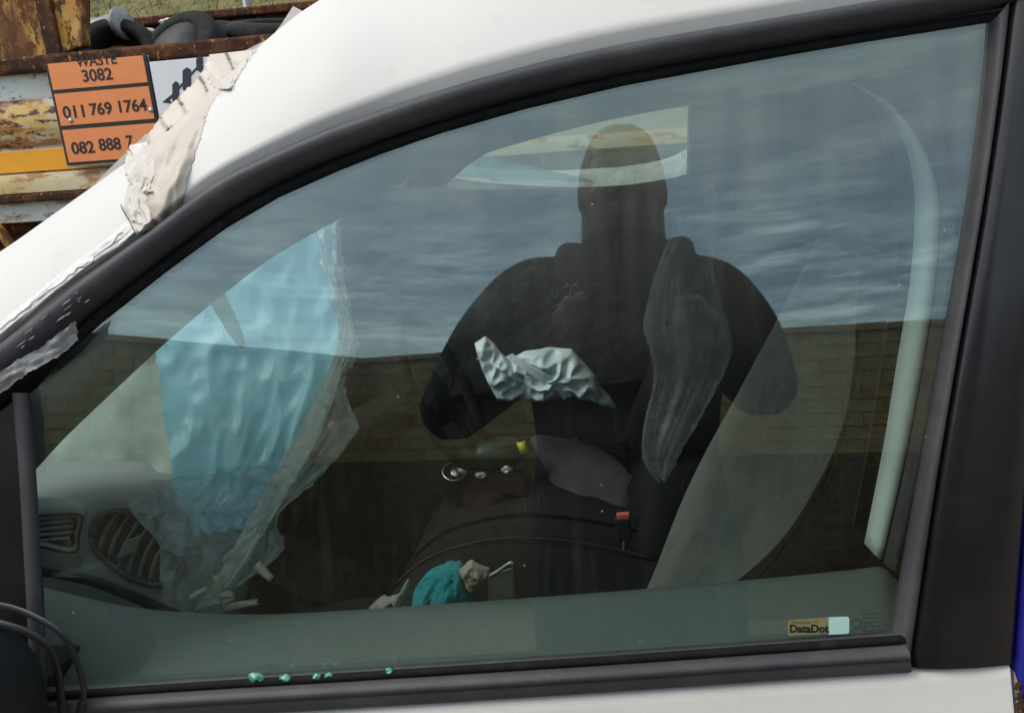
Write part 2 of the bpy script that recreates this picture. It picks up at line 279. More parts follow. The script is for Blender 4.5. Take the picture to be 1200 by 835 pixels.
def prism(name, poly, ext, m, parent=None, bevel=0, smooth=False):
    n = len(poly); vs = [V(p) for p in poly]+[V(p)+V(ext) for p in poly]
    fs = [tuple(range(n)), tuple(range(2*n-1, n-1, -1))]+[(i, (i+1) % n, n+(i+1) % n, n+i) for i in range(n)]
    o = pyd(name, vs, fs, m, parent, smooth)
    if bevel:
        b = o.modifiers.new('bevel', 'BEVEL'); b.width = bevel; b.segments = 2; b.limit_method = 'ANGLE'
    return o
def box(name, lo, hi, m, parent=None, bevel=.003, rot=None):
    c = (V(lo)+V(hi))/2; h = (V(hi)-V(lo))/2
    vs = [V((sx*h.x, sy*h.y, sz*h.z)) for sx in (-1, 1) for sy in (-1, 1) for sz in (-1, 1)]
    if rot: vs = [rot @ v for v in vs]
    vs = [v+c for v in vs]
    fs = [(0, 1, 3, 2), (4, 6, 7, 5), (0, 4, 5, 1), (2, 3, 7, 6), (0, 2, 6, 4), (1, 5, 7, 3)]
    o = pyd(name, vs, fs, m, parent)
    if bevel: b = o.modifiers.new('bevel', 'BEVEL'); b.width = bevel; b.segments = 2
    return o
def tube_rows(path, rad, k=10, up=V((0, 0, 1)), flat=1):
    path = [V(p) for p in path]; rows = []
    for i, p in enumerate(path):
        t = (path[min(i+1, len(path)-1)]-path[max(i-1, 0)]).normalized()
        a = t.cross(up)
        if a.length < 1e-4: a = t.cross(V((1, 0, 0)))
        a.normalize(); b = a.cross(t)
        r = rad[i] if isinstance(rad, (list, tuple)) else rad
        rows.append([p+a*cos(q*2*pi/k)*r+b*sin(q*2*pi/k)*r*flat for q in range(k)])
    return rows
def tube(name, path, rad, m, parent=None, k=10, flat=1, up=V((0, 0, 1))):
    return loft(name, tube_rows(path, rad, k, up, flat), m, parent, closed=True, caps=True)
def lathe(name, prof, P, axis, m, parent=None, k=32):
    axis = V(axis).normalized(); a = axis.orthogonal().normalized(); b = axis.cross(a)
    rows = [[P+axis*h+(a*cos(q*2*pi/k)+b*sin(q*2*pi/k))*r for q in range(k)] for r, h in prof]
    return loft(name, rows, m, parent, closed=True, caps=True)
def lin(pts, k=8):
    o = []
    for a, b in zip(pts, pts[1:]+pts[:1]): o += [a.lerp(b, q/k) for q in range(k)]
    return o
def puff(name, outline, m, parent=None, th=.03, rings=10, amp=.25, freq=30, P=None, n=None, depth=None, seed=0, back=True, creases=0):
    """a crumpled, rounded body with the given outline"""
    c = sum(outline, V())/len(outline); n = V(n) if n else V((0, -1, 0)); n.normalize()
    vs = []; fs = []; m_ = len(outline)
    sides = (1, -1) if back else (1,)
    for s in sides:
        st = len(vs)
        for r in range(rings+1):
            f = r/rings
            for q in outline:
                p = c.lerp(q, f); h = th*math.sqrt(max(0, 1-f**2.4))
                if 0 < f < 1 or s:
                    nv = noise.noise(p*freq+V((seed, s*9, 0)))
                    cz = (.5-abs(noise.noise(p*freq*.8+V((seed*2, 3, s)))*2.2)+.6*(.5-abs(noise.noise(p*freq*2.1+V((seed*3, 8, s)))*2.2))) if creases else 0
                    h = h*(1+amp*nv*2+creases*cz)
                    if f > .85: h += th*.08*nv
                vs.append(p+n*h*s)
        for r in range(rings):
            for j in range(m_):
                k = (j+1) % m_
                fs.append((st+r*m_+j, st+r*m_+k, st+(r+1)*m_+k, st+(r+1)*m_+j))
    o = pyd(name, vs, fs, m, parent, True, recalc=False)
    b = bmesh.new(); b.from_mesh(o.data); bmesh.ops.remove_doubles(b, verts=b.verts, dist=1e-5); bmesh.ops.recalc_face_normals(b, faces=b.faces); b.to_mesh(o.data); b.free()
    return o
def sheet(name, rows, m, nu=14, nv=30, fold=.01, freq=14, torn=.003, th=.0, seed=0, fdir=V((0, -1, 0)), vfreq=2, parent=None, ridge=0):
    """a hanging sheet: rows are (left point, right point) from top to bottom"""
    Lc = cr([r[0] for r in rows], nv); Rc = cr([r[1] for r in rows], nv); g = []
    for i in range(nv):
        row = []
        for j in range(nu):
            f = j/(nu-1); p = Lc[i].lerp(Rc[i], f); wd = (Rc[i]-Lc[i])
            e = noise.noise(V((i*.9, seed, 0)))*.6+noise.noise(V((i*2.7, seed, 5)))*.4
            if j == 0: p = p+wd.normalized()*e*torn
            if j == nu-1: p = p-wd.normalized()*noise.noise(V((i*1.3, seed, 9)))*torn
            h = noise.noise(V((f*freq, i/nv*vfreq, seed)))+.5*noise.noise(V((f*freq*2.3+i/nv*3, i/nv*vfreq*2, seed+3)))
            if ridge: h += ridge*((.5-abs(noise.noise(V((f*freq*.9+i/nv*4, i/nv*vfreq*1.1-f*3, seed+8))))*1.8)+.5*(.5-abs(noise.noise(V((f*freq*2-i/nv*5, i/nv*vfreq*2.4+f*4, seed+11))))*1.8))
            row.append(p+fdir*h*fold)
        g.append(row)
    o = loft(name, g, m, parent, smooth=True)
    if th: s = o.modifiers.new('thickness', 'SOLIDIFY'); s.thickness = th
    return o
def text(name, s, P, width, height, m, parent, rot=(pi/2, 0, 0), bold=0, ext=.0004):
    c = bpy.data.curves.new(name, 'FONT'); c.body = s; c.size = 1; c.align_x = 'CENTER'; c.align_y = 'CENTER'; c.offset = bold; c.extrude = ext
    o = bpy.data.objects.new('tmp', c); COL.objects.link(o); bpy.context.view_layer.update()
    me = bpy.data.meshes.new_from_object(o.evaluated_get(bpy.context.evaluated_depsgraph_get())); bpy.data.objects.remove(o)
    xs = [v.co.x for v in me.vertices]; ys = [v.co.y for v in me.vertices]
    cx, cy = (max(xs)+min(xs))/2, (max(ys)+min(ys))/2; sx = width/(max(xs)-min(xs)); sy = height/(max(ys)-min(ys))
    R = rot if isinstance(rot, Matrix) else Matrix.Rotation(rot[2], 3, 'Z') @ Matrix.Rotation(rot[0], 3, 'X')
    for v in me.vertices: v.co = P + R @ V(((v.co.x-cx)*sx, (v.co.y-cy)*sy, v.co.z))
    return link(name, me, m, parent)

# ================================================================== GROUND, BANK
vs = []; fs = []
xs = [-300, -80, -30]+[-20+i*1.0 for i in range(41)]+[30, 80, 300]
ys = [-300, -60, -20, -8, -4, -2, 0, 2, 4, 6, 8, 9, 10, 11, 12, 14, 16, 18, 22, 40, 300]
def gz(x, y):
    z = 0 if y < 8 else 8.2*min(1, (y-8)/9)**.9
    if y > 20: z += .02*(y-20)*.5
    return z+(noise.noise(V((x*.3, y*.3, 0)))*.12 if y > 8 else noise.noise(V((x*.5, y*.5, 4)))*.01)
vv, ff = grid([[V((x, y, gz(x, y))) for x in xs] for y in ys])
gr = pyd('ground', vv, ff, [SOIL, DRYGRASS], None, True); tag(gr, kind='structure')
for p in gr.data.polygons: p.material_index = 1 if p.center.y > 8.2 else 0
# grass blades on the bank
vs = []; fs = []; rg = random.Random(3)
for i in range(9000):
    x = rg.uniform(-13, 4); y = rg.uniform(10, 19); z = gz(x, y); h = rg.uniform(.08, .3); a = rg.uniform(0, pi); b = len(vs); lx = rg.uniform(-.1, .1)
    vs += [V((x-.02*cos(a), y-.02*sin(a), z-.06)), V((x+.02*cos(a), y+.02*sin(a), z-.06)), V((x+lx, y+rg.uniform(-.1, .1), z+h))]; fs.append((b, b+1, b+2))
tag(pyd('bank_grass', vs, fs, DRYGRASS, recalc=False), 'dry green and straw grass covering the bank behind the trailer', 'grass', kind='stuff')

# ================================================================== CAR
CARX = 0
car = empty('car', (0, .68, 0)); tag(car, 'white car with black window frame, tinted glass and taped windscreen pillar', 'car')
YC = .68
def mir(p):
    k = max(0, min(1, (p.z-1.0)/.35)); return V((p.x, 2*YC-p.y, p.z+.06*k*k*(3-2*k)))
NS = 70
Kpx = [(-330, 668), (-110, 490), (40, 372), (100, 325), (180, 268), (250, 215), (310, 184), (380, 153), (430, 135), (500, 111), (600, 82), (720, 54), (900, 23), (1200, -28)]
Upx = [(-330, 545), (-130, 380), (0, 295), (60, 253), (130, 203), (200, 150), (270, 85), (330, 32), (375, 0), (470, -55), (590, -100), (730, -130), (910, -160), (1210, -200)]
Gpx = [(-300, 730), (-85, 545), (65, 428), (120, 378), (196, 318), (266, 267), (328, 231), (398, 200), (446, 181), (515, 157), (612, 129), (730, 101), (908, 68), (1210, 20)]
K3 = cr([G(*p, .004) for p in Kpx], NS); G3 = cr([G(*p, -.004) for p in Gpx], NS)
U3 = cr([Y(*p, .13 if p[0] < 380 else .17) for p in Upx], NS)
def between(A, B, f, o=0, dirn=N): return [a.lerp(b, f)+dirn*o for a, b in zip(A, B)]
# white pillar and roof rail: convex between the frame and the windscreen edge
rows = []
for f in [0, .02, .05, .1, .18, .28, .4, .52, .64, .75, .85, .93, 1]:
    bul = math.sin(min(1, f)*pi)*.018 + (.004 if f > .02 else -.006)*(1-f)
    rows.append([a.lerp(b, f)+N*bul+V((0, 0, 1))*math.sin(f*pi)*.004 for a, b in zip(K3, U3)])
rows.append([b+V((0, .02, -.001)) for b in U3]); rows.append([b+V((.006, .05, -.03)) for b in U3])
loft('pillar_and_roof_rail', rows, WHITE, car)
mrows = [[mir(p) for p in r] for r in rows]
loft('pillar_and_roof_rail', mrows, WHITE, car)
# roof sheet
i0 = 36
rrows = []
for k in range(13):
    f = k/12; rrows.append([a.lerp(mir(a), f)+V((0, .0, .045*math.sin(f*pi)-.0)) for a in [u+V((0, .02, -.001)) for u in U3[i0:]]])
ro = loft('roof', [[p+V((0, 0, .002)) for p in r] for r in rrows], WHITE, car)
e = [r[-1] for r in rrows]; loft('roof', [[p+V((0, 0, .002)) for p in e], [p+V((.9, 0, .0)) for p in e], [p+V((1.5, 0, -.1)) for p in e]], WHITE, car)
hl = loft('headliner', [[p+V((0, 0, -.03)) for p in r] for r in rrows], HEAD, car)
loft('headliner', [[p+V((.002, 0, -.03)) for p in e], [p+V((.9, 0, -.03)) for p in e], [p+V((1.5, 0, -.13)) for p in e]], HEAD, car)
# outer window trim (convex) and the rubber channel
prof = [(0, -.004), (.03, .004), (.1, .009), (.25, .012), (.42, .011), (.56, .008), (.63, .004), (.645, -.004)]
loft('window_trim', [between(K3, G3, f, o) for f, o in prof], TRIM, car)
loft('rubber_channel', [between(K3, G3, f, o) for f, o in [(.645, -.006), (.75, -.002), (.85, -.001), (.95, -.002), (1.04, -.010)]], RUBBER, car)
loft('window_trim', [[mir(p) for p in between(K3, G3, f, o)] for f, o in prof], TRIM, car)
# inner door frame seen through the glass
Ipx = [(-290, 780), (-60, 620), (42, 520), (150, 418), (215, 362), (285, 308), (345, 272), (412, 236), (462, 206), (530, 182), (628, 152), (745, 124), (915, 97), (1205, 52)]
I3 = cr([G(*p, -.035) for p in Ipx], NS)
loft('inner_door_frame', [between(K3, G3, .2, -.02), between(K3, G3, .8, -.016), between(G3, I3, 0, -.0145), between(G3, I3, .08, -.006), between(G3, I3, .6, 0), I3, [p-N*.05+EU*.004 for p in I3]], FRAMEP, car)
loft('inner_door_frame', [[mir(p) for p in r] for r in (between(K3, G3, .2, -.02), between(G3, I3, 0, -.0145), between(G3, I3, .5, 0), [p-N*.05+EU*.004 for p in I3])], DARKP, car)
# front sail panel and its rubber
prism('sail_panel', [G(x, y, -.001) for x, y in ((-230, 660), (-90, 556), (20, 466), (30, 560), (40, 700), (47, 900), (-230, 900))], -N*.012, SATIN, car)
loft('front_channel', [[G(x, y, o) for x, y in ((18, 462), (28, 560), (36, 680), (42, 780), (46, 850))] for x0, o in ((0, .001),)] and
     [[G(x+dx, y, o) for x, y in ((14, 460), (22, 560), (29, 680), (34, 780), (36, 850))] for dx, o in ((0, -.002), (3, .004), (12, .005), (19, .001), (21, -.009))], TRIM, car)
# belt moulding at the base of the glass
Bg = cr([G(x, y) for x, y in ((-60, 824), (50, 817), (250, 804), (400, 795), (700, 776), (900, 762), (1058, 751))], 40)
Bw = cr([G(x, y) for x, y in ((-60, 860), (50, 850), (250, 837), (400, 828), (700, 809), (900, 795), (1064, 785))], 40)
loft('belt_moulding', [between(Bg, Bw, f, o) for f, o in [(-.18, -.010), (-.14, .0), (0, .003), (.06, .008), (.2, .0125), (.34, .013), (.42, .010), (.5, .0105), (.85, .009), (1, .0035), (1.02, -.004)]], TRIM, car)
# wiper lip along the belt
tube('wiper_lip', [p+N*.003+EU*.003 for p in Bg], .0035, RUBBER, car, k=8)
# rear vertical channel, satin pillar cover, blue rear door
Rg = cr([G(x, y) for x, y in ((1167, 20), (1160, 100), (1140, 250), (1105, 450), (1078, 600), (1052, 752))], 30)
Rb = cr([G(x, y) for x, y in ((1185, -5), (1172, 100), (1150, 250), (1116, 450), (1092, 600), (1066, 779))], 30)
Re = cr([G(x, y) for x, y in ((1250, -20), (1238, 100), (1227, 250), (1211, 450), (1199, 600), (1186, 774))], 30)
loft('rear_channel', [between(Rg, Rb, f, o) for f, o in [(-.25, -.010), (-.05, .0), (.15, .005), (.55, .006), (.8, .003), (.95, .0005), (1.0, -.006)]], TRIM, car)
loft('pillar_cover', [between(Rb, Re, f, o) for f, o in [(.0, -.006), (.02, .003), (.06, .0055), (.3, .0085), (.6, .0085), (.93, .006), (.98, .003), (1.0, -.006)]], SATIN, car)
# white door skin with a turned edge
Dt = cr([G(x, y) for x, y in ((-260, 872), (-60, 862), (50, 853), (250, 838), (400, 829), (700, 810), (900, 797), (1100, 781), (1170, 776), (1181, 777))], 60)
drows = [[p-N*.006 for p in Dt], [p+N*.001-EU*.0005 for p in Dt], [p+N*.0035-EU*.0025 for p in Dt]]
for dv, oo in ((.012, .005), (.05, .012), (.12, .026), (.25, .045), (.42, .05), (.58, .03), (.66, .0)):
    drows.append([p+N*oo-EU*dv for p in Dt])
ds = loft('door_skin', drows, WHITE, car)
dl = [[r[-1]+(V((.0035, 0, -.003)) if i == 2 else V((.0045 if i > 2 else 0, 0, 0)))-N*j for i, r in enumerate(drows)] for j in (0, .004, .02)]
loft('door_edge', dl, WHITE, car)
RUSTE = mat('edge_rust', (.10, .045, .02), .9, layers=[((.03, .015, .01), 90, .45, .6, .9), ((.25, .11, .03), 140, .55, .7, .7)], bump=(200, .6, .002))
rg = random.Random(11)
for i in range(12):      # rust blisters along the rear edge of the door
    f = i/11; base = dl[0][3].lerp(dl[0][5], .02+f*.75)
    r = rg.uniform(.0022, .0055)
    puff('rust_blister', [base+N*.0008+V((-cos(a)*r*rg.uniform(.4, 1)-.0002, 0, sin(a)*r*rg.uniform(.8, 1.6))) for a in [k*2*pi/9 for k in range(9)]], RUSTE, car, th=.0005, rings=3, n=N, amp=.4, freq=300)
# blue rear door: outer skin and its window line
bt = [G(x, y, .002) for x, y in ((1262, -40), (1246, 100), (1234, 250), (1217, 450), (1204, 600), (1192, 760))]
rows = [bt+[bt[-1]-EU*.03-V((.001, 0, 0)), bt[-1]-EU*.12+N*.02, bt[-1]-EU*.4+N*.045, bt[-1]-EU*.62]]
rr2 = [[p+V((d, 0, 0))+N*o for p in rows[0]] for d, o in ((0, -.01), (.0005, 0), (.004, .004), (.03, .006), (.06, .006), (.85, .0))]
loft('rear_door', rr2, BLUEP, car)
box('pillar_gap', (.315, .02, .3), (.36, .05, 1.40), RUBBER, car)
# the side glass
gp = [G(x, y, -.006) for x, y in ((18, 485), (65, 428), (120, 378), (196, 318), (266, 267), (328, 231), (398, 200), (446, 181), (515, 157), (612, 129), (730, 101), (908, 68), (1172, 22), (1160, 150), (1140, 270), (1105, 460), (1078, 610), (1050, 765), (700, 788), (400, 808), (50, 828), (42, 700))]
win = prism('window_glass', gp, -N*.004, [GLASS, GLASSIN], car)
for p in win.data.polygons: p.material_index = 0 if p.normal.dot(N) > .9 else 1
win2 = prism('window_glass', [mir(p) for p in gp], N*0+V((0, -.004, .0008)), CLEARGLASS, car)
win2['label'] = 'far side window of the car'
# sticker on the glass (plain mint square, no code) and etched mark
def gpoly(pts, o): return [G(x, y, o) for x, y in pts]
def rounded(x0, y0, x1, y1, r, sl, corners=(1, 1, 1, 1)):
    pts = []
    for ci, (cx, cy, a0) in enumerate(((x0+r, y0+r, 180), (x1-r, y0+r, 270), (x1-r, y1-r, 0), (x0+r, y1-r, 90))):
        for k in range(5):
            a = radians(a0+k*22.5)
            if corners[ci]: pts.append((cx+r*cos(a), cy+r*sin(a)))
            else:
                pts.append(((x0, x1, x1, x0)[ci]+k*.0, (y0, y0, y1, y1)[ci]+k*.0)) if k == 0 else None
    return [(x, y-(x-x0)*sl) for x, y in pts]
stk = prism('sticker', gpoly(rounded(923, 726, 972, 744.5, 3, .065, (1, 0, 0, 1)), -.0056), N*.0003, OLIVE, car)
stk['label'] = 'small olive and mint security sticker in the corner of the glass'
prism('sticker_square', gpoly(rounded(971, 722.8, 995, 742.8, 3, .04, (0, 1, 1, 0)), -.0056), N*.0004, MINTSTK, stk)
Rgl = Matrix((V((1, 0, 0)), EU, N)).transposed() @ Matrix.Rotation(radians(.3), 3, 'Z')
text('lettering', 'DataDot', G(948.5, 736, -.0051), .0304, .0068, BLACKP, stk, Rgl, bold=.03, ext=.0001)
text('lettering', 'Protected', G(939, 728.4, -.0051), .0150, .0022, OLIVED, stk, Rgl, ext=.0001)
text('lettering', 'by', G(957, 727.4, -.0051), .0034, .0022, OLIVED, stk, Rgl, ext=.0001)
for i, (x, y, r) in enumerate(((1004, 730, 5.2), (1018, 735, 5))):
    c = G(x, y, -.0057); ring = [c+(V((1, 0, 0))*cos(a)+EU*sin(a))*r*.00068 for a in [k*2*pi/20 for k in range(21)]]
    tube('etched_ring', ring, .00035, FAINT, car, k=4)
for i in range(5): prism('etched_line', gpoly(((1010, 719+i*5), (1036-(i % 2)*5, 717.5+i*5), (1036-(i % 2)*5, 718.1+i*5), (1010, 719.6+i*5)), -.0057), N*.0002, FAINT, car)

# ---- door card and ledge
Lpx = [(-60, 650), (40, 684), (90, 697), (150, 710), (220, 717), (320, 719), (450, 712), (700, 694), (900, 677), (1000, 667), (1032, 664), (1046, 674), (1062, 690)]
L3 = cr([Y(x, y, .075) for x, y in Lpx], 60)
B3 = cr([G(x, y, -.014) for x, y in ((-80, 838), (40, 832), (95, 829), (155, 825), (225, 820), (320, 814), (450, 806), (700, 789), (900, 775), (1000, 768), (1034, 766), (1052, 765), (1075, 764))], 60)
loft('door_card', [[p-V((0, 0, .03)) for p in B3], B3, between(B3, L3, .12, .003, V((0, 0, 1))), between(B3, L3, .5, .006, V((0, 0, 1))), between(B3, L3, .85, .005, V((0, 0, 1))), L3, [p+V((0, .008, -.008)) for p in L3], [p+V((0, .012, -.05)) for p in L3], [p+V((0, .03, -.3)) for p in L3], [p+V((0, .03, -.58)) for p in L3]], CARD, car)
# far door card, floor, rear closure
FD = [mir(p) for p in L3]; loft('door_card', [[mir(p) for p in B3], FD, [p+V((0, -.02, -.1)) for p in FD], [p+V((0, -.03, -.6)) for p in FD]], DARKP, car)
FK = [mir(p) for p in Dt]; loft('door_skin', [[p for p in FK], [p+V((0, .04, -.2)) for p in FK], [p+V((0, .01, -.65)) for p in FK]], WHITE, car)
box('floor', (-1.3, .02, .24), (1.7, 1.34, .30), CARPET, car)
box('bulkhead', (-1.34, .02, .24), (-1.28, 1.34, .86), DARKP, car)
box('rear_seatback', (1.0, .08, .3), (1.14, 1.28, 1.18), DFABRIC, car, .03)
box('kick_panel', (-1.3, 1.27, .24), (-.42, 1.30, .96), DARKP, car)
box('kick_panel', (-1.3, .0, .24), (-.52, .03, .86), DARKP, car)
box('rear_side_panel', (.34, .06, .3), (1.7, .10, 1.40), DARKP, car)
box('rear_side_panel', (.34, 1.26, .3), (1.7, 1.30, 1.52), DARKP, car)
box('tailgate', (1.7, .06, .3), (1.74, 1.30, 1.36), DARKP, car)
# far B pillar
prism('far_pillar_trim', [V((.236, 1.335, 1.54)), V((.232, 1.36, 1.30)), V((.222, 1.40, .95)), V((.5, 1.40, .95)), V((.5, 1.335, 1.54))], (0, -.05, 0), DASH, car, .006)
# near pillar: pale painted strip with a dark weatherstrip round it
So = [(1000, 97), (1030, 114), (1052, 132), (1080, 170), (1097, 215), (1100, 262), (1094, 340), (1078, 440), (1058, 545), (1033, 656)]
Si = [(999, 97.5), (1028, 116), (1047, 138), (1063, 172), (1072, 215), (1073, 262), (1067, 335), (1052, 425), (1036, 525), (1014, 636)]
Sw = [(985, 78), (1032, 88), (1066, 106), (1098, 148), (1114, 205), (1116, 260), (1109, 345), (1093, 442), (1073, 548), (1046, 662)]
yp = .105
So3 = cr([Y(*p, yp) for p in So], 44); Si3 = cr([Y(*p, yp+.015) for p in Si], 44); Sw3 = cr([Y(*p, yp-.02) for p in Sw], 44)
loft_thick('pillar_strip', [Si3, between(So3, Si3, .5, .006, V((0, -1, 0))), So3], MINT, car, .003)
loft('weatherstrip', [between(So3, Sw3, .02, .004, V((0, -1, 0))), between(So3, Sw3, .2, .012, V((0, -1, 0))), between(So3, Sw3, .8, .012, V((0, -1, 0))), between(So3, Sw3, 1, .0, V((0, -1, 0)))], TRIM, car)
Sx = cr([Y(x+170, y, yp+.0) for x, y in Sw], 44)
loft('pillar_trim', [[p+V((0, .012, 0)) for p in Sw3], between(Sw3, Sx, .3, .01, V((0, -1, 0))), Sx], FRAMEP, car)
loft('pillar_trim', [[p+V((-.002, .03, 0)) for p in Si3], [p+V((.03, .14, 0)) for p in Si3], [p+V((.10, .16, 0)) for p in Si3]], DARKP, car)

# ---- dashboard
def dsec(y, dx, dz):
    return [V((x+dx, y, z+dz)) for x, z in ((-1.26, .84), (-1.22, .872), (-1.05, .885), (-.9, .888), (-.80, .880), (-.745, .855), (-.725, .81), (-.73, .74), (-.76, .66), (-.84, .5), (-.9, .34))]
dr = [dsec(y, dx, dz) for y, dx, dz in ((.06, -.16, -.03), (.10, -.13, -.01), (.18, -.08, 0), (.30, -.04, .0), (.45, -.015, 0), (.68, 0, .004), (.85, .01, .01), (.95, .015, .03), (1.06, .01, .02), (1.18, -.01, 0), (1.28, -.08, -.02))]
dr = [cr(r, 30) for r in dr]
dr = [list(r) for r in zip(*[cr(c, 40) for c in zip(*dr)])]
loft('dashboard', dr, DASH, car)
VN = V((.70, -.60, .38)).normalized(); VP = Y(150, 640, .27)
VA = V((0, 0, 1)).cross(VN).normalized(); VB = VN.cross(VA)
def vp(px, py, o=0): return PL(px, py, VP+VN*o, VN)
pod_in = cr([vp(x, y) for x, y in ((106, 630), (109, 611), (124, 601), (150, 600), (180, 611), (205, 638), (212, 668), (192, 684), (160, 680), (133, 664), (114, 647))], 60, True)
pod_mid = cr([vp(x, y, .0005) for x, y in ((92, 632), (94, 602), (118, 585), (155, 582), (198, 595), (230, 635), (236, 680), (205, 704), (160, 698), (124, 682), (100, 658))], 60, True)
pod_out = cr([vp(x, y, -.012) for x, y in ((34, 640), (34, 592), (85, 566), (165, 558), (240, 575), (275, 630), (285, 690), (240, 740), (165, 735), (100, 704), (55, 684))], 60, True)
pod_b = [p-VN*.05 + (p-VP)*.15 for p in pod_out]
loft('vent_pod', [pod_b, pod_out, [a.lerp(b, .5)+VN*.004 for a, b in zip(pod_out, pod_mid)], pod_mid, [a.lerp(b, .75)+VN*.0015 for a, b in zip(pod_mid, pod_in)], pod_in, [p-VN*.004 for p in pod_in]], DASH, car, closed=True)
av = empty('air_vent', VP); av.parent = car; av.matrix_parent_inverse = car.matrix_world.inverted()
loft('bezel', [[p+VN*.001 for p in pod_in], [a.lerp(b, .18)+VN*.005 for a, b in zip(pod_in, pod_mid)], [a.lerp(b, .26)+VN*.0005 for a, b in zip(pod_in, pod_mid)]], DARKP, av, closed=True)
tube('bezel_ring', [p+VN*.002 for p in pod_in]+[pod_in[0]+VN*.003],   .0030, BEZ, av, k=8, up=VN)
vc = sum(pod_in, V())/60
prism('vent_backing', [p-VN*.028 for p in pod_in], -VN*.004, BLACKP, av)
def inside_chord(t, sl):   # chord of the oval at offset t along VA, slanted by sl
    dirn = (VB+VA*sl).normalized(); org = vc+VA*t; best = []
    for i in range(60):
        a, b = pod_in[i]-org, pod_in[(i+1) % 60]-org
        nn = dirn.cross(VN); da, db = a.dot(nn), b.dot(nn)
        if da*db < 0: best.append((a+(b-a)*(da/(da-db))).dot(dirn))
    return (org, dirn, min(best), max(best)) if len(best) == 2 else None
for k in range(10):
    t = -.088+k*.020; cc = inside_chord(t, .85)
    if not cc: continue
    org, dirn, lo, hi = cc; lo += .002; hi -= .002
    pr = []
    for q in range(9):
        p = org+dirn*(lo+(hi-lo)*q/8)+VA*(-.006*sin(q/8*pi))
        pr.append([p-VN*.003, p-VN*.001+VA*.003, p-VN*.016+VA*.013, p-VN*.019+VA*.010])
    loft('slat', pr, SLAT, av, closed=True, caps=True)
tc_ = vp(152, 640)
tdn = (VB+VA*.85).normalized()
prism('vent_tab', [tc_+VA*a+tdn*b+VN*.0005 for a, b in ((-.012, -.013), (.013, -.013), (.013, .013), (-.012, .013))], -VN*.008, SLAT, av, .0015)
# small demister vent
dv = empty('demister_vent', vp(70, 625)); dv.parent = car; dv.matrix_parent_inverse = car.matrix_world.inverted()
DN = V((.55, -.75, .38)).normalized(); DP = Y(70, 625, .20)
def dp(px, py, o=0): return PL(px, py, DP+DN*o, DN)
d_in = cr([dp(x, y) for x, y in ((30, 613), (60, 608), (88, 606), (90, 615), (87, 626), (88, 635), (82, 641), (60, 637), (30, 627))], 50, True)
d_out = cr([dp(x, y, .003) for x, y in ((22, 609), (60, 603), (94, 603), (95, 615), (92, 628), (92, 642), (82, 647), (55, 642), (22, 632))], 50, True)
d_far = cr([dp(x, y, -.006) for x, y in ((0, 590), (60, 583), (98, 590), (102, 615), (100, 640), (96, 662), (80, 666), (45, 660), (0, 640))], 50, True)
loft('bezel', [d_far, [a.lerp(b, .6)+DN*.002 for a, b in zip(d_far, d_out)], d_out, d_in, [p-DN*.02 for p in d_in]], DASH, dv, closed=True)
tube('bezel_ring', d_out+[d_out[0]], .0016, RUBBER, dv, k=6, up=DN)
prism('vent_backing', [p-DN*.018 for p in d_in], -DN*.003, BLACKP, dv)
for i in range(4):
    y0 = 613+i*6.6
    a = [dp(30, y0+2, -.002), dp(60, y0-1, -.002), dp(86-(i == 3)*4, y0-3.2, -.002)]
    tube('slat', cr(a, 8), .0020, DASH, dv, k=6)
# dark groove between dash and door card
tube('dash_groove', cr([Y(x, y, .10) for x, y in ((20, 664), (60, 670), (110, 681), (160, 700), (210, 722))], 24), .006, BLK, car, k=10)
# steering wheel, column, console, gear lever (far side)
SWC = V((-.36, 1.0, .84)); SWA = V((.9, 0, .42)).normalized()
sw = empty('steering_wheel', SWC); sw.parent = car; sw.matrix_parent_inverse = car.matrix_world.inverted()
a = V((0, 1, 0)); b = SWA.cross(a)
tube('wheel_rim', [SWC+(a*cos(t)+b*sin(t))*.18 for t in [k*2*pi/48 for k in range(49)]], .016, BLK, sw, k=10, up=SWA)
lathe('hub', [(.06, -.05), (.075, -.02), (.07, .01), (.03, .02)], SWC-SWA*.02, SWA, BLK, sw)
for t in (0, pi, pi*1.5): tube('spoke', [SWC+(a*cos(t)+b*sin(t))*.05, SWC+(a*cos(t)+b*sin(t))*.172], [.022, .014], BLK, sw, k=8, flat=.4, up=SWA)
tube('steering_column', [SWC-SWA*.02, SWC-SWA*.36], [.05, .06], BLK, car, k=16)
loft('centre_console', [cr([V((x, y, z)) for x, z in ((-.78, .30), (-.76, .62), (-.55, .56), (-.35, .47), (.1, .46), (.3, .44), (.3, .30))], 24) for y in (.60, .61, .63, .73, .75, .76)], BLK, car)
tube('gear_lever', [V((-.38, .68, .46)), V((-.36, .68, .60))], [.008, .006], BLK, car)
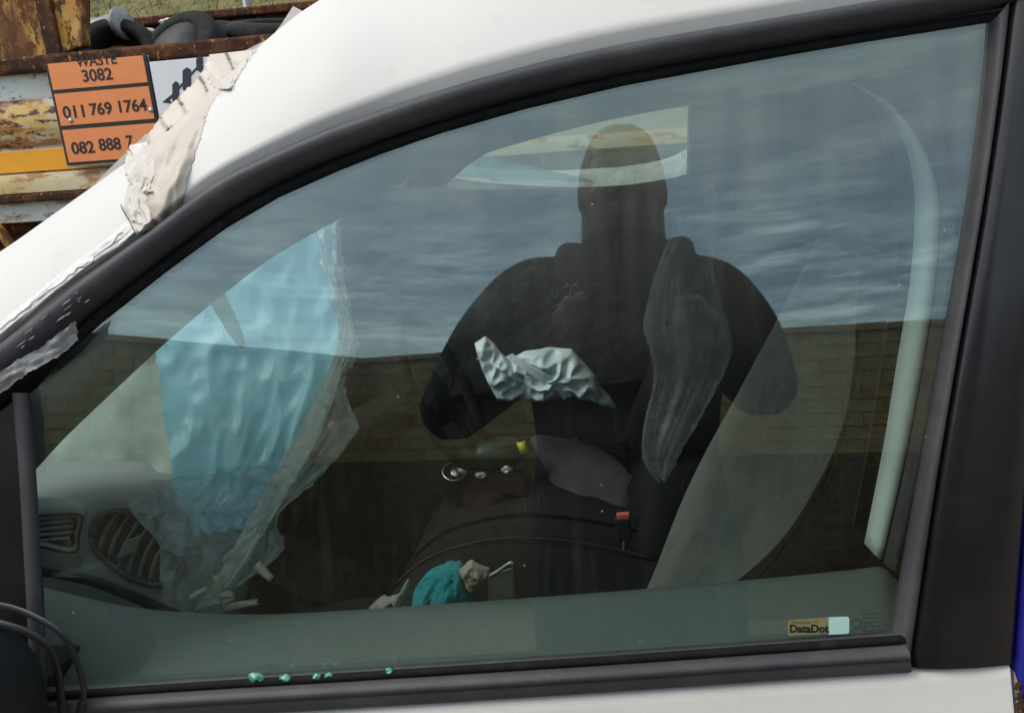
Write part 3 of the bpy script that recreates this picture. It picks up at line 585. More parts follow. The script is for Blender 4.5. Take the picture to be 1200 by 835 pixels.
# ---- seats
def passenger_back(s):
    rowp = ((700, 770, 850), (680, 776, 872), (640, 787, 915), (600, 801, 946), (560, 819, 970), (520, 840, 990), (480, 864, 1004), (440, 888, 1013), (400, 914, 1018), (370, 934, 1019), (330, 962, 1022), (290, 990, 1026))
    rows = []; A_ = cr([Y(l, y, .60) for y, l, r in rowp], 40); B_ = cr([Y(r, y, .235) for y, l, r in rowp], 40); bol = []
    for k, (a, b) in enumerate(zip(A_, B_)):
        n = 16; fr = [a.lerp(b, q/n)+V((-.05, 0, .015))*sin(q/n*pi)**.7 for q in range(n+1)]
        rows.append(fr+[p+V((.11, 0, -.01)) for p in reversed(fr)])
        w_ = .075*min(1, .35+k/14)*(1-.5*max(0, (k-28)/12)); c = b+V((.012, -w_*.40, 0))
        bol.append([c+V((-cos(t)*.052+.02, -sin(t)*w_*.5, 0)) for t in [q/18*2*pi for q in range(18)]])
    loft('backrest', rows, FABRIC, s, closed=True, caps=True)
    loft('bolster', bol, DFABRIC, s, closed=True, caps=True)
    loft('bolster', [[p+V((-.05, .44, -.0)) for p in r] for r in bol], DFABRIC, s, closed=True, caps=True)
    tube('seam', [b+V((-.028, -.048, 0)) for b in B_[2:-2]], .0022, BLK, s, k=6)
def seat(name, y0, dz=0, fm=FABRIC, parts=True):
    s = empty(name, V((0, y0, .3))); s.parent = car; s.matrix_parent_inverse = car.matrix_world.inverted()
    hw = .245
    # cushion
    top = [(-.44, .50), (-.40, .575), (-.34, .625), (-.26, .655), (-.16, .668), (-.04, .655), (.08, .625), (.20, .60)]
    def crow(dy, drop, sh): return cr([V((x*(1-sh)+.0, y0+dy, z+dz-drop)) for x, z in [(-.40, .40)]+top+[(.20, .40)]], 26)
    loft('cushion', [crow(-hw-.012, .10, .06), crow(-hw, .045, .02), crow(-hw+.03, .012, .0), crow(-hw+.07, .0, 0), crow(-.08, .016, 0), crow(.08, .016, 0), crow(hw-.07, .0, 0), crow(hw-.03, .012, 0), crow(hw, .045, .02), crow(hw+.012, .10, .06)], DFABRIC, s, caps=True)
    tube('piping', cr([V((x, y0+hw-.045, z+dz+.001)) for x, z in top[1:-1]], 26), .003, DFABRIC2 if fm is FABRIC else DFABRIC, s, k=6)
    tube('piping', cr([V((x, y0-hw+.045, z+dz+.001)) for x, z in top[1:-1]], 26), .0035, DFABRIC, s, k=6)
    au = V((sin(radians(16)), 0, cos(radians(16)))); fr = V((-au.z, 0, au.x)); P0 = V((.085, y0, .63+dz))
    def ring(h, y1, y2, f1, f2, th=.10):
        c = P0+au*h+V((.36*h*h, 0, 0)); n = 14; pts = []
        for k in range(n+1):
            f = k/n; yy = y1+(y2-y1)*f; pts.append(c+V((0, yy, 0))+fr*(f1+(f2-f1)*f+.018*sin(f*pi)))
        for k in range(n+1):
            f = 1-k/n; yy = y1+(y2-y1)*f; pts.append(c+V((0, yy, 0))-fr*(th-.03+.03*sin(f*pi)))
        return pts
    hs = [0, .03, .1, .2, .32, .44, .52, .555, .565]
    inn = [.02, .0, -.0, -.004, .004, .006, 0, -.02, -.05]
    if fm is FABRIC:
        passenger_back(s)
    else:
      loft('backrest', [ring(h, -.27+.08*max(0, (h-.2)/.35), .19, i, i) for h, i in zip(hs, inn)], fm, s, closed=True, caps=True)
    for sg in (() if fm is FABRIC else (-1, 1)):
        rws = []
        for h, i in zip(hs, inn):
            wdt = .075*(1-.35*max(0, (h-.4)/.16)); c = P0+au*h+V((.36*h*h, 0, 0)); pts = []
            for k in range(18):
                t = k/18*2*pi
                pts.append(c+V((0, sg*((.262-.08*max(0, (h-.2)/.35) if sg < 0 else .185)+wdt*.5+cos(t)*wdt*.5), 0))+fr*(-.02+i*.5+sin(t)*.062))
            rws.append(pts)
        loft('bolster', rws, DFABRIC, s, closed=True, caps=True)
    hp = P0+au*.66+V((.16, 0, 0))
    rws = [[hp+au*q+V((0, cos(t)*.13*k, 0))+fr*(sin(t)*.055*k) for t in [j*2*pi/20 for j in range(20)]] for q, k in ((-.08, .6), (-.06, .9), (0, 1), (.06, .92), (.085, .6))]
    loft('headrest', rws, DFABRIC, s, closed=True, caps=True)
    for sg in (-1, 1): tube('headrest_post', [P0+au*.53+V((.10, sg*.05, 0)), P0+au*.62+V((.14, sg*.05, 0))], .006, BLK, s, k=8)
    return s
ps = seat('passenger_seat', .435); ps['label'] = 'grey fabric passenger seat with dark side bolsters'
ds_ = seat('driver_seat', .97, -.02, DFABRIC); ds_['label'] = 'dark driver seat on the far side'
# pale grey cover lying on the driver's cushion
puff('seat_cushion_cover', cr([Y(x, y, .97)-V((0, (y-560)*.004, 0)) for x, y in ((618, 533), (660, 534), (705, 541), (738, 556), (741, 566), (732, 582), (700, 590), (672, 592), (655, 580), (640, 556))], 50, True), mat('worn_grey_cover', (.045, .045, .043), .95, layers=[((.05, .05, .047), 14, .45, .7, .7)]), car, .02, 10, .2, 20, n=(0, -.6, .8))
bk = Y(730, 603, .68); br = Matrix.Rotation(radians(-4), 3, 'Y')
bkl = box('belt_buckle', bk-V((.014, .008, .05)), bk+V((.014, .008, -.004)), DARKP, car, .003, br)
box('buckle_button', bk-V((.0115, .007, .005)), bk+V((.0115, .005, .004)), REDP, bkl, .001, br)
tube('buckle_stalk', [bk-V((0, 0, .05)), bk-V((.0, 0, .22))], .012, DARKP, car, k=8, flat=.3)
# wing mirror at the lower left with two straps round it
mr = [V(p) for p in ()]
mc = G(-40, 830, .06)
rws = []
for k, (yo, s1) in enumerate(((-.09, .55), (-.075, .85), (-.04, 1), (0, 1), (.03, .93), (.045, .7), (.05, .35))):
    rws.append([mc+V((0, yo, 0))+V((cos(t)*.052*s1, 0, sin(t)*.068*s1*(1 if sin(t) > 0 else 1.1))) for t in [j*2*pi/28 for j in range(28)]])
loft('wing_mirror', rws, BLK2, car, closed=True, caps=True)
box('mirror_arm', mc+V((-.05, .03, -.06)), mc+V((.01, .13, -.03)), BLK2, car, .008)

# ---- body pieces below and ahead, outside the frame but near it
wg = [[V((x, y, z)) for x, y, z in r] for r in (
    ((-1.28, .13, .93), (-1.28, .02, .90), (-1.28, -.07, .80), (-1.28, -.10, .60), (-1.28, -.07, .34)),
    ((-1.75, .16, .84), (-1.75, .05, .81), (-1.75, -.05, .72), (-1.75, -.08, .56), (-1.75, -.06, .40)),
    ((-2.1, .28, .70), (-2.1, .16, .68), (-2.08, .06, .62), (-2.08, .03, .5), (-2.08, .05, .36)))]
wg.insert(0, [Dt[0]+V((-.01, .16, .02)), Dt[0]+V((-.008, .05, .01)), Dt[0]+V((-.006, 0, -.06)), Dt[0]+V((-.006, -.03, -.25)), Dt[0]+V((-.006, -.02, -.5))])
loft('front_wing', [cr(c, 16) for c in zip(*wg)] and [list(r) for r in zip(*[cr(list(c), 20) for c in zip(*[cr(r, 14) for r in wg])])], WHITE, car)
bn = [[wg[i][0].lerp(mir(wg[i][0]), k/10)+V((0, .0, .05*sin(k/10*pi))) for k in range(11)] for i in (1, 2, 3)]
loft('bonnet', [[p+V((0, 0, .003)) for p in r] for r in [cr(list(c), 14) for c in zip(*bn)]], WHITE, car)
loft('front_wing', [list(map(mir, r)) for r in [list(r) for r in zip(*[cr(list(c), 20) for c in zip(*[cr(r, 14) for r in wg])])]], WHITE, car)
box('front_bumper', (-2.16, .04, .3), (-2.02, 1.32, .62), TRIM, car, .04)
for x in (-1.6, .95):
    for y in (.06, 1.30):
        wl = lathe('wheel', [(.10, -.09), (.2, -.09), (.27, -.085), (.285, -.05), (.285, .05), (.27, .085), (.2, .09), (.10, .09)], V((x, y, .285)), (0, 1, 0), TYRE, car, 36)
        lathe('wheel_disc', [(.19, -.05), (.185, .05), (.05, .03)], V((x, y, .285)), (0, 1, 0), STEEL, wl, 28)

# ================================================================== plastic sheets and tape (loose things on and in the car)
# draped blue-white sheet below the missing windscreen
def R2(*r): return [(Y(*a, ya), Y(*b, yb)) for a, ya, b, yb in r]
o = sheet('plastic_sheet', R2(((238, 240), .40, (396, 190), .44), ((205, 300), .38, (394, 255), .42), ((168, 365), .36, (394, 330), .40), ((186, 430), .33, (398, 400), .37), ((192, 500), .29, (385, 470), .33), ((205, 560), .25, (352, 550), .29), ((215, 600), .23, (325, 590), .26), ((228, 628), .21, (305, 614), .24)), BLUEFILM, 70, 120, .010, 4.2, .008, seed=2, vfreq=5, ridge=.85)
tag(o, 'wrinkled blue plastic sheet draped inside the windscreen opening', 'plastic sheet')
o = sheet('plastic_sheet', R2(((130, 380), .60, (260, 280), .64), ((50, 440), .58, (250, 400), .60), ((30, 510), .54, (244, 500), .56), ((20, 560), .50, (234, 560), .52), ((20, 592), .46, (224, 610), .48)), GREYFILM, 22, 30, .02, 5, .006, seed=5)
tag(o, 'cloudy grey-green plastic sheet over the dashboard top, left of the blue sheet', 'plastic sheet')
o = sheet('plastic_film', R2(((362, 235), 0.34, (396, 222), 0.34), ((372, 290), 0.32, (402, 290), 0.32), ((385, 345), 0.30, (408, 340), 0.30), ((398, 400), 0.28, (418, 410), 0.28), ((378, 455), 0.26, (402, 450), 0.26), ((352, 510), 0.24, (418, 505), 0.24), ((322, 560), 0.22, (372, 560), 0.22), ((296, 620), 0.19, (330, 600), 0.19), ((270, 672), 0.16, (334, 640), 0.17), ((235, 714), 0.14, (306, 668), 0.15)), CLEARFILM, 26, 90, .009, 4, .009, seed=9, vfreq=6, ridge=1.0)
tag(o, 'clear crinkled film with a torn right edge beside the blue sheet', 'plastic film')
o = sheet('film_fold', R2(((388, 330), 0.25, (394, 330), 0.25), ((398, 380), 0.24, (412, 384), 0.24), ((385, 430), 0.23, (402, 434), 0.23), ((352, 500), 0.21, (374, 508), 0.21), ((318, 560), 0.19, (340, 570), 0.19), ((285, 620), 0.16, (305, 632), 0.16), ((255, 675), 0.13, (268, 684), 0.13), ((228, 712), 0.12, (240, 717), 0.12)), FOLDFILM, 8, 50, .006, 3, .002, seed=12, vfreq=8)
tag(o, 'yellowed folded strip of film running diagonally down to the door ledge', 'plastic film')
o = puff('plastic_film', lin([Y(x, y, .18) for x, y in ((179, 561), (162, 576), (150, 591), (153, 598), (170, 616), (190, 641), (216, 656), (218, 590), (196, 566))], 4), LOWFILM, None, .006, 12, .3, 60, seed=15, creases=1.0, back=False)
tag(o, 'small torn corner of clear film hanging over the round air vent', 'plastic film')
o = sheet('plastic_film', R2(((186, 560), .19, (330, 545), .20), ((188, 610), .17, (320, 600), .18), ((189, 660), .155, (285, 650), .16), ((190, 716), .14, (262, 718), .14)), LOWFILM, 40, 50, .010, 4, .002, seed=17, vfreq=5, ridge=1.2)
tag(o, 'flat clear film hanging to the ledge right of the round air vent', 'plastic film')
o = sheet('torn_strip', R2(((234, 318), .10, (248, 318), .10), ((243, 348), .10, (262, 342), .10), ((258, 375), .10, (276, 370), .10), ((270, 395), .10, (286, 395), .10), ((282, 408), .10, (287, 406), .10)), film('milky_strip', (.55, .58, .55), .85, transl=.5, var=.08), 6, 20, .002, 2, .0012, seed=20)
tag(o, 'pointed milky strip of torn plastic hanging over the blue sheet', 'plastic strip')
slv = [(((262, 660), (300, 622)), 5, 'dark narrow sliver of film leaning behind the pale shards on the ledge', CLEARFILM), (((268, 690), (302, 628)), 4, 'long pale sliver of stiff film leaning on the door ledge', WHITEFILM),
       (((222, 703), (240, 692)), 4, 'short bright shard of film at the left of the ledge scraps', WHITEFILM), (((232, 712), (272, 703)), 3, 'low flat shard of film lying along the ledge', WHITEFILM),
       (((262, 715), (300, 708)), 5, 'rightmost flat shard of film lying on the ledge', FOLDFILM), (((252, 698), (272, 700)), 6, 'little square scrap of film among the ledge shards', FOLDFILM),
       (((297, 664), (316, 681)), 6, 'short strip of film sticking out to the right above the ledge', FOLDFILM), (((250, 675), (262, 716)), 5, 'crumpled upright shard of film in the middle of the ledge scraps', FOLDFILM)]
for (p, q), wd, lb, m in slv:
    a, b = Y(*p, .12), Y(*q, .12); d = (b-a).normalized(); s = d.cross(V((0, 1, 0))).normalized()*wd*.0009; yy = V((0, .012, 0))
    n = 7; rws = [[a.lerp(b, i/(n-1))+s*k*(1.1-.5*i/(n-1))+yy*(k*k)*.6+s*.25*noise.noise(V((i*1.7, wd, len(lb)))) for k in (-1, -.3, .3, 1)] for i in range(n)]
    tag(loft_thick('film_shard', rws, m, None, .0006), lb, 'film scrap', 'scraps of film on the door ledge')
# grey sheer film hanging in the middle
o = sheet('hanging_film', R2(((778, 226), .60, (838, 215), .60), ((790, 262), .60, (838, 262), .60), ((768, 320), .60, (836, 320), .60), ((754, 380), .60, (852, 380), .60), ((760, 405), .60, (856, 410), .60), ((766, 445), .60, (834, 462), .60), ((754, 500), .60, (806, 515), .60), ((754, 540), .60, (790, 548), .60), ((772, 562), .60, (778, 564), .60)), film('sheer_grey_film', (.80, .82, .80), .30, transl=.5, gloss=.015, var=.12, bump=(26, .8, .008)), 26, 50, .020, 7, .004, seed=25, vfreq=1.2)
tag(o, 'sheer grey film with long vertical folds hanging between the seats', 'plastic film')
# far window: dark sheet with a white crumpled top edge and a cyan flap
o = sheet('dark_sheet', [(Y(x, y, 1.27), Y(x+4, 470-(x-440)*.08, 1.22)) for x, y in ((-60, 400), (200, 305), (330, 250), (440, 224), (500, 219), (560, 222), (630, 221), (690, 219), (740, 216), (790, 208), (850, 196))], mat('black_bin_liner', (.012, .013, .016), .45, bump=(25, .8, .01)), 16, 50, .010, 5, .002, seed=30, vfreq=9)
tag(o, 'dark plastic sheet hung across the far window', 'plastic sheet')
o = sheet('white_film_edge', [(Y(x, y, 1.50), Y(x+2, y+h+2, 1.43)) for x, y, h in ((440, 194, 8), (500, 190, 12), (560, 196, 15), (630, 200, 16), (690, 198, 19), (740, 194, 21), (780, 186, 22), (806, 174, 27))], WHITEFILM, 8, 60, .008, 4, .003, seed=33, vfreq=14)
tag(o, 'white crumpled band of film along the top of the far window sheet', 'plastic film')
o = sheet('cyan_flap', [(Y(440, 196, 1.44), Y(443, 222, 1.44)), (Y(500, 182, 1.44), Y(505, 218, 1.44)), (Y(542, 177, 1.44), Y(546, 208, 1.44)), (Y(610, 192, 1.44), Y(612, 210, 1.44)), (Y(694, 211, 1.44), Y(695, 214, 1.44))], CYANFILM, 8, 30, .003, 3, .001, seed=35)
tag(o, 'pale cyan triangular flap of film behind the white band', 'plastic film')

# tape on the pillar
def SURF(px, py, o=.001):      # point on the white pillar surface seen at a pixel, lifted by o
    best = None; d = ray(px, py)
    if not hasattr(SURF, 'bvh'):
        from mathutils.bvhtree import BVHTree
        src = [x for x in car.children if x.name == 'pillar_and_roof_rail'][0]
        SURF.bvh = BVHTree.FromPolygons([v.co.copy() for v in src.data.vertices], [tuple(p.vertices) for p in src.data.polygons])
    h = SURF.bvh.ray_cast(CAM, d)
    if h[0] is not None: return h[0]-d*o
    bt_, bd_ = .7, 9
    for k in range(60):
        t = .55+k*.01; q = SURF.bvh.find_nearest(CAM+d*t)
        if q[3] < bd_: bt_, bd_ = t, q[3]
    return CAM+d*(bt_-.004+1.3*bd_)
def tapesheet(name, rows, m, lift=.003, nu=26, nv=90, amp=.004, seed=0, torn=1.0, label=None, cat='tape'):
    Lp = cr([V((*r[0], 0)) for r in rows], nv); Rp = cr([V((*r[1], 0)) for r in rows], nv); g = []
    for i in range(nv):
        row = []
        for j in range(nu):
            f = j/(nu-1); p = Lp[i].lerp(Rp[i], f)
            if j in (0, nu-1): p = p+V((noise.noise(V((i*.6, seed, j)))*3*torn, noise.noise(V((i*.8, seed, j+7)))*3*torn, 0))
            u_ = i*40/nv; h = .25+noise.noise(V((f*2.2, u_*.10, seed)))*.6+(.5-abs(noise.noise(V((f*3.2+u_*.06, u_*.11, seed+2))))*1.7)*.8+(.5-abs(noise.noise(V((f*6-u_*.1, u_*.22, seed+4))))*1.7)*.25
            edge = min(1, min(f, 1-f)*6)
            row.append(SURF(p.x, p.y, lift*(.35+.65*edge)+max(0, h)*amp*edge))
        g.append(row)
    o = loft(name, g, m, None, smooth=True)
    return tag(o, label, cat, 'tape on the windscreen pillar')
tapesheet('tape_strip', [((250, 66), (285, 72)), ((232, 92), (272, 92)), ((209, 114), (255, 112)), ((186, 140), (245, 128)), ((170, 165), (238, 150)), ((158, 195), (228, 182)), ((150, 225), (218, 218)), ((152, 250), (212, 252)), ((172, 272), (208, 256))], TAPE2, .003, amp=.013, seed=3, label='dirty brown-white strip of tape wrapped down across the windscreen pillar')
tapesheet('tape_strip', [((246, 64), (300, 58)), ((240, 80), (290, 72)), ((244, 95), (280, 88)), ((254, 105), (272, 104))], TAPE, .006, amp=.012, seed=6, nv=60, torn=1.8, label='crumpled white knot of tape at the top of the pillar wrapping')
tapesheet('tape_strip', [((152, 170), (178, 165)), ((146, 195), (186, 196)), ((152, 215), (184, 218)), ((166, 226), (180, 226))], TAPE, .007, amp=.009, seed=8, nv=50, label='lumpy white patch of tape in the middle of the pillar wrapping')
tapesheet('tape_strip', [((150, 218), (176, 214)), ((145, 240), (178, 240)), ((150, 258), (180, 262)), ((160, 276), (176, 270))], TAPE, .006, amp=.006, seed=10, nv=50, label='loose white end of tape at the bottom of the pillar wrapping')
tapesheet('tape_strip', [((-20, 395), (-4, 408)), ((40, 345), (58, 352)), ((95, 302), (108, 316)), ((130, 275), (150, 288)), ((152, 255), (172, 274))], mat('thin_white_tape', (.74, .725, .71), .4, layers=[((.5, .45, .4), 9, .55, .7, .6)], bump=(60, .7, .005)), .0012, amp=.003, seed=12, label='thin wrinkled white tape running along the lower edge of the pillar')
def flap(name, px, y, m, label, th=.0012):
    o = prism(name, [Y(a, b, y) for a, b in px], (0, .0015, .0005), m); return tag(o, label, 'tape', 'tape on the windscreen pillar')
flap('tape_corner', ((318, 44), (330, 28), (343, 8), (355, 14), (340, 30)), .15, TAPE, 'stiff pointed corner of tape standing up behind the pillar edge')
flap('tape_corner', ((282, 62), (318, 44), (330, 34), (318, 52), (290, 76), (276, 80)), .148, TAPE, 'long ragged tape edge sticking out above the knot')
flap('tape_corner', ((112, 214), (138, 188), (170, 158), (180, 156), (150, 186), (122, 212)), .148, TAPE, 'thin ragged tape edge peeping over the middle of the pillar')
# cracked thin paint / tape edge lines
for i, pts in enumerate((((0, 388), (22, 368), (45, 350), (70, 332), (92, 314), (108, 306), (118, 296), (132, 286), (146, 268)), ((142, 240), (150, 256), (156, 268), (162, 276)), ((176, 262), (172, 250), (174, 240)))):
    fine = []
    for a, b in zip(pts, pts[1:]):
        for k in range(4):
            f = k/4; fine.append(SURF(a[0]+(b[0]-a[0])*f+noise.noise(V((a[0]*.3, k, i)))*4, a[1]+(b[1]-a[1])*f+noise.noise(V((a[1]*.3, k, i+5)))*4, .0045))
    c_ = tube('crack', fine, .0004, RUSTE, car, k=5)
# torn grey tape hanging from the frame at the left
o = sheet('torn_tape', [(G(88, 376, .018), G(92, 398, .012)), (G(70, 390, .017), G(76, 412, .012)), (G(45, 408, .016), G(50, 428, .013)), (G(20, 422, .016), G(28, 440, .014)), (G(0, 436, .016), G(6, 456, .014)), (G(-40, 462, .016), G(-34, 486, .014))], GTAPE, 10, 40, .004, 3, .002, seed=40, fdir=N, vfreq=7)
tag(o, 'torn grey tape hanging off the black frame at the front corner of the window', 'tape')
rg = random.Random(21)
for i in range(26):
    q = rg.uniform(.10, .40); k = q*(NS-1)*.62; k0 = int(k); f = rg.uniform(.22, .60)
    a = K3[k0].lerp(K3[k0+1], k-k0).lerp(G3[k0].lerp(G3[k0+1], k-k0), f)+N*.0125
    dr_ = (K3[k0+1]-K3[k0]).normalized(); ln = rg.uniform(.001, .006); wd = rg.uniform(.0003, .0008); up_ = N.cross(dr_)
    prism('adhesive_residue', [a-dr_*ln, a-dr_*ln*.3+up_*wd, a+dr_*ln+up_*wd*.3, a+dr_*ln*.4-up_*wd], N*.0006, GTAPE, car)
# chips of green glass along the belt
for i, (x, y, r, lb) in enumerate(((300, 794, 12, 'largest green glass chip on the belt rubber, leftmost'), (335, 795, 9, 'low green glass chip second from the left on the belt rubber'), (372, 793, 7, 'green glass chip third from the left on the belt rubber'), (386, 792, 6, 'tiny green glass chip right beside another on the belt rubber'), (456, 786, 6, 'green glass chip standing alone, rightmost on the belt rubber'))):
    c = G(x, y-1, .0035); rg = random.Random(i)
    ol = [c+V((cos(a)*r*.00066*rg.uniform(.8, 1.1), 0, 0))+EU*(sin(a)*r*.00042*rg.uniform(.7, 1.15)) for a in [k*2*pi/12 for k in range(12)]]
    tag(puff('glass_chip', ol, FRAG, None, .003, 4, .6, 500, n=N, seed=i), lb, 'glass chip', 'green glass chips along the window base')
# straps
def strap(pts, wd, label):
    path = cr(pts, 36); tag(tube('plastic_strap', path, wd, CORD, None, k=8, flat=.35, up=N), label, 'strap', 'black straps round the wing mirror')
strap([G(-40, 706, .02), G(5, 710, .025), G(40, 722, .032), (G(72, 742, .034)), G(88, 770, .028), G(97, 800, .02), G(98, 812, .016), G(92, 838, .015)], .0034, 'outer black plastic strap curving from the mirror to the door')
strap([G(-40, 722, .04), G(5, 732, .042), G(35, 742, .04), G(56, 758, .036), G(66, 780, .028), G(70, 805, .02), G(73, 838, .018)], .0042, 'inner black plastic strap curving close to the mirror')

# ================================================================== loose things inside
def yo(pts, y): return [Y(a, b, y) for a, b in pts]
bagp = empty('plastic_bag', Y(640, 470, 1.0)); tag(bagp, 'crumpled white plastic carrier bag lying over the steering wheel', 'bag')
puff('bag_body', lin(yo(((592, 424), (615, 411), (645, 407), (670, 409), (684, 424), (698, 440), (704, 456), (700, 470), (676, 464), (650, 466), (625, 470), (600, 462), (588, 444)), 1.0), 9), BAG, bagp, .042, 34, .12, 17, seed=4, creases=.75)
puff('bag_neck', lin(yo(((556, 402), (568, 394), (578, 402), (590, 416), (604, 430), (618, 444), (616, 460), (600, 470), (584, 469), (574, 452), (565, 432)), .985), 8), BAG, bagp, .028, 30, .12, 20, seed=5, creases=.75)
sheet('bag_fold', [(Y(592, 418, .955), Y(600, 414, .955)), (Y(612, 432, .945), Y(620, 426, .945)), (Y(632, 446, .943), Y(640, 438, .943)), (Y(652, 458, .955), Y(664, 452, .955)), (Y(660, 468, .965), Y(668, 464, .965))], BAG, 6, 24, .004, 3, .002, seed=50, parent=bagp)
puff('bag_tail', cr(yo(((690, 445), (702, 452), (716, 466), (722, 478), (710, 474), (698, 470)), 1.02), 30, True), BAG, bagp, .02, 8, .4, 40, seed=8)
# bottle lying on its side with a yellow label
b0, b1 = Y(556, 536, .93), Y(622, 524, .96); bd = (b1-b0)
bo = lathe('bottle', [(.006, 0), (.030, .006), (.034, .02), (.034, bd.length*.62), (.028, bd.length*.75), (.014, bd.length*.9), (.013, bd.length)], b0, bd, GREENG, None, 28)
tag(bo, 'green plastic bottle with a yellow label lying behind the passenger seat cushion', 'bottle')
lc = Y(612, 525, .915); lx = V((.94, 0, .2)).normalized(); lz = V((-.25, 0, .95)).normalized()
loft_thick('label', [[lc+lx*a+lz*b+V((0, .008*a*a/.0001, 0)) for a in (-.010, -.004, .004, .010)] for b in (-.014, 0, .014)], YLAB, bo, .0006)
cn = Y(533, 556, .90); ca = V((.12, -.42, .9)).normalized()
cn_o = lathe('drink_can', [(.020, -.075), (.026, -.07), (.030, -.06), (.030, .0), (.027, .010), (.0262, .012), (.0245, .009), (.0235, .004), (.0, .003)], cn, ca, CANM, None, 32)
tag(cn_o, 'dark drinks can with a silver rim standing left of the green bottle', 'can')
a = ca.orthogonal().normalized(); b = ca.cross(a); top = cn+ca*.012
tube('can_rim', [top+(a*cos(t)+b*sin(t))*.0262 for t in [k*2*pi/36 for k in range(37)]], .0018, SILV, cn_o, k=6, up=ca)
puff('pull_tab', [top-ca*.004+a*cos(t)*.008+b*sin(t)*.012 for t in [k*2*pi/14 for k in range(14)]], SILV, cn_o, .0012, 3, 0, n=ca)
# box/red bag under them and crumpled scraps
o = puff('bundle', cr(yo(((545, 560), (575, 552), (610, 556), (628, 575), (620, 598), (590, 606), (560, 600), (544, 582)), .92), 40, True), mat('dark_red_cloth', (.018, .009, .008), .95, spec=.1, bump=(40, .6, .006)), None, .07, 10, .3, 20, seed=60)
tag(o, 'dark reddish cloth bundle beneath the bottle', 'cloth')
for i, (x, y, lb) in enumerate(((563, 557, 'small crumpled pale foil scrap on the red bundle'), (594, 550, 'small crumpled pale foil scrap below the yellow label'))):
    c = Y(x, y, .86); rg = random.Random(i+5)
    tag(puff('foil_scrap', [c+V((cos(t)*.013*rg.uniform(.6, 1.2), 0, sin(t)*.009*rg.uniform(.6, 1.2))) for t in [k*2*pi/12 for k in range(12)]], mat('foil_%d' % i, (.5, .5, .5), .4, metal=.3, bump=(200, 1, .004)), None, .006, 4, .8, 160, seed=i), lb, 'foil scrap', 'foil scraps')
# two knobs on the heater panel
for x, y in ((640, 517), (678, 518)): lathe('heater_knob', [(.013, -.01), (.013, .006), (.010, .010), (.0, .011)], Y(x, y, 1.08), (.6, -.6, .4), DARKP, car, 20)
# turquoise hat, paper and bent frame on the passenger cushion
o = puff('wool_hat', cr(yo(((486, 690), (496, 680), (518, 671), (538, 667), (545, 678), (550, 694), (548, 708), (520, 716), (492, 716), (484, 704)), .40), 44, True), TURQ, None, .05, 22, .35, 70, seed=70, creases=.35)
tag(o, 'turquoise woolly cloth bundle on the passenger seat', 'cloth')
o = puff('crumpled_paper', lin(yo(((538, 667), (546, 660), (553, 656), (562, 661), (574, 666), (572, 674), (560, 682), (553, 692), (546, 684)), .385), 5), PAPER, None, .014, 14, .3, 40, seed=72, creases=.9)
tag(o, 'crumpled stained beige paper between the turquoise cloth and the metal frame', 'paper')
fr_ = empty('metal_frame', Y(585, 690, .38)); tag(fr_, 'bent grey metal rod frame with a grey board on the passenger seat', 'frame')
tube('rod', cr(yo(((574, 675), (584, 669), (594, 662), (599, 659.5), (602, 662), (603, 668), (603, 680), (604, 700), (604, 715)), .36), 40), .0034, STEEL, fr_, k=8)
prism('board', yo(((572, 676), (600, 666), (601, 700), (572, 704)), .375), (0, .004, 0), mat('grey_board', (.22, .22, .2), .8, layers=[((.12, .12, .1), 30, .45, .7, .7)]), fr_)
o = puff('crumpled_rag', cr(yo(((432, 711), (448, 704), (462, 700), (470, 694), (476, 682), (480, 684), (481, 696), (486, 706), (478, 716), (440, 718)), .40), 40, True), mat('grey_rag', (.33, .32, .29), .95, layers=[((.1, .08, .06), 25, .45, .65, .9)], bump=(80, .8, .006)), None, .02, 8, .6, 60, seed=75)
tag(o, 'grimy grey rag left of the turquoise cloth', 'rag')

# ================================================================== TRAILER
TY = 2.30
tr = empty('waste_trailer', (-1.0, 2.9, 0)); tag(tr, 'rusty white open trailer with an orange waste placard and yellow stripe', 'trailer')
TX0, TX1 = -3.6, 1.9
def tz(py, px=30): return Y(px, py, TY).z
zr1, zr0 = tz(68), tz(87)
def strip(name, z0, z1, m, y0, y1=None, bulge=0, n=40, jit=.0):
    rws = []
    for k in range(7):
        f = k/6; z = z0+(z1-z0)*f
        rws.append([V((TX0+(TX1-TX0)*i/(n-1), y0-bulge*sin(f*pi)+noise.noise(V((i*.6, z*9, 3)))*jit, z)) for i in range(n)])
    return loft(name, rws, m, tr)
box('top_rail', (TX0, TY-.045, zr0), (TX1, TY+.02, zr1), RUST, tr, .012)
strip('side_panel', tz(118), zr0+.002, PANEL, TY+.004, jit=.004)
strip('side_rib', tz(172), tz(117), RPANEL, TY-.004, bulge=.03, jit=.006)
strip('side_panel', tz(205), tz(171), PANEL, TY+.006)
box('stripe', (TX0, TY-.012, tz(202)), (-1.25, TY+.003, tz(176)), YEL, tr, .003)
rws = [[V((TX0+(TX1-TX0)*i/39, TY+yy+noise.noise(V((i*.5, zz*5, 1)))*.004, zz)) for i in range(40)] for yy, zz in ((0, tz(203)), (-.03, tz(206)), (-.045, tz(214)), (-.05, tz(226)))]
loft('lower_flange', rws, FLANGE, tr)
box('cream_plate', (-1.2, TY-.02, 1.347), (TX1, TY-.004, tz(171)), CREAM, tr, .002)
box('grey_plate', (-1.2, TY-.075, 1.12), (TX1, TY-.06, 1.342), GBROWN, tr, .002)
box('bottom_rail', (TX0, TY-.055, tz(237)), (TX1, TY+.02, tz(227)), RUST, tr, .008)
strip('skirt_panel', tz(260), tz(236), PANEL, TY+.0, jit=.004)
box('inner_side', (TX0, TY+.03, tz(237)), (TX1, TY+.05, zr0), RUST, tr)
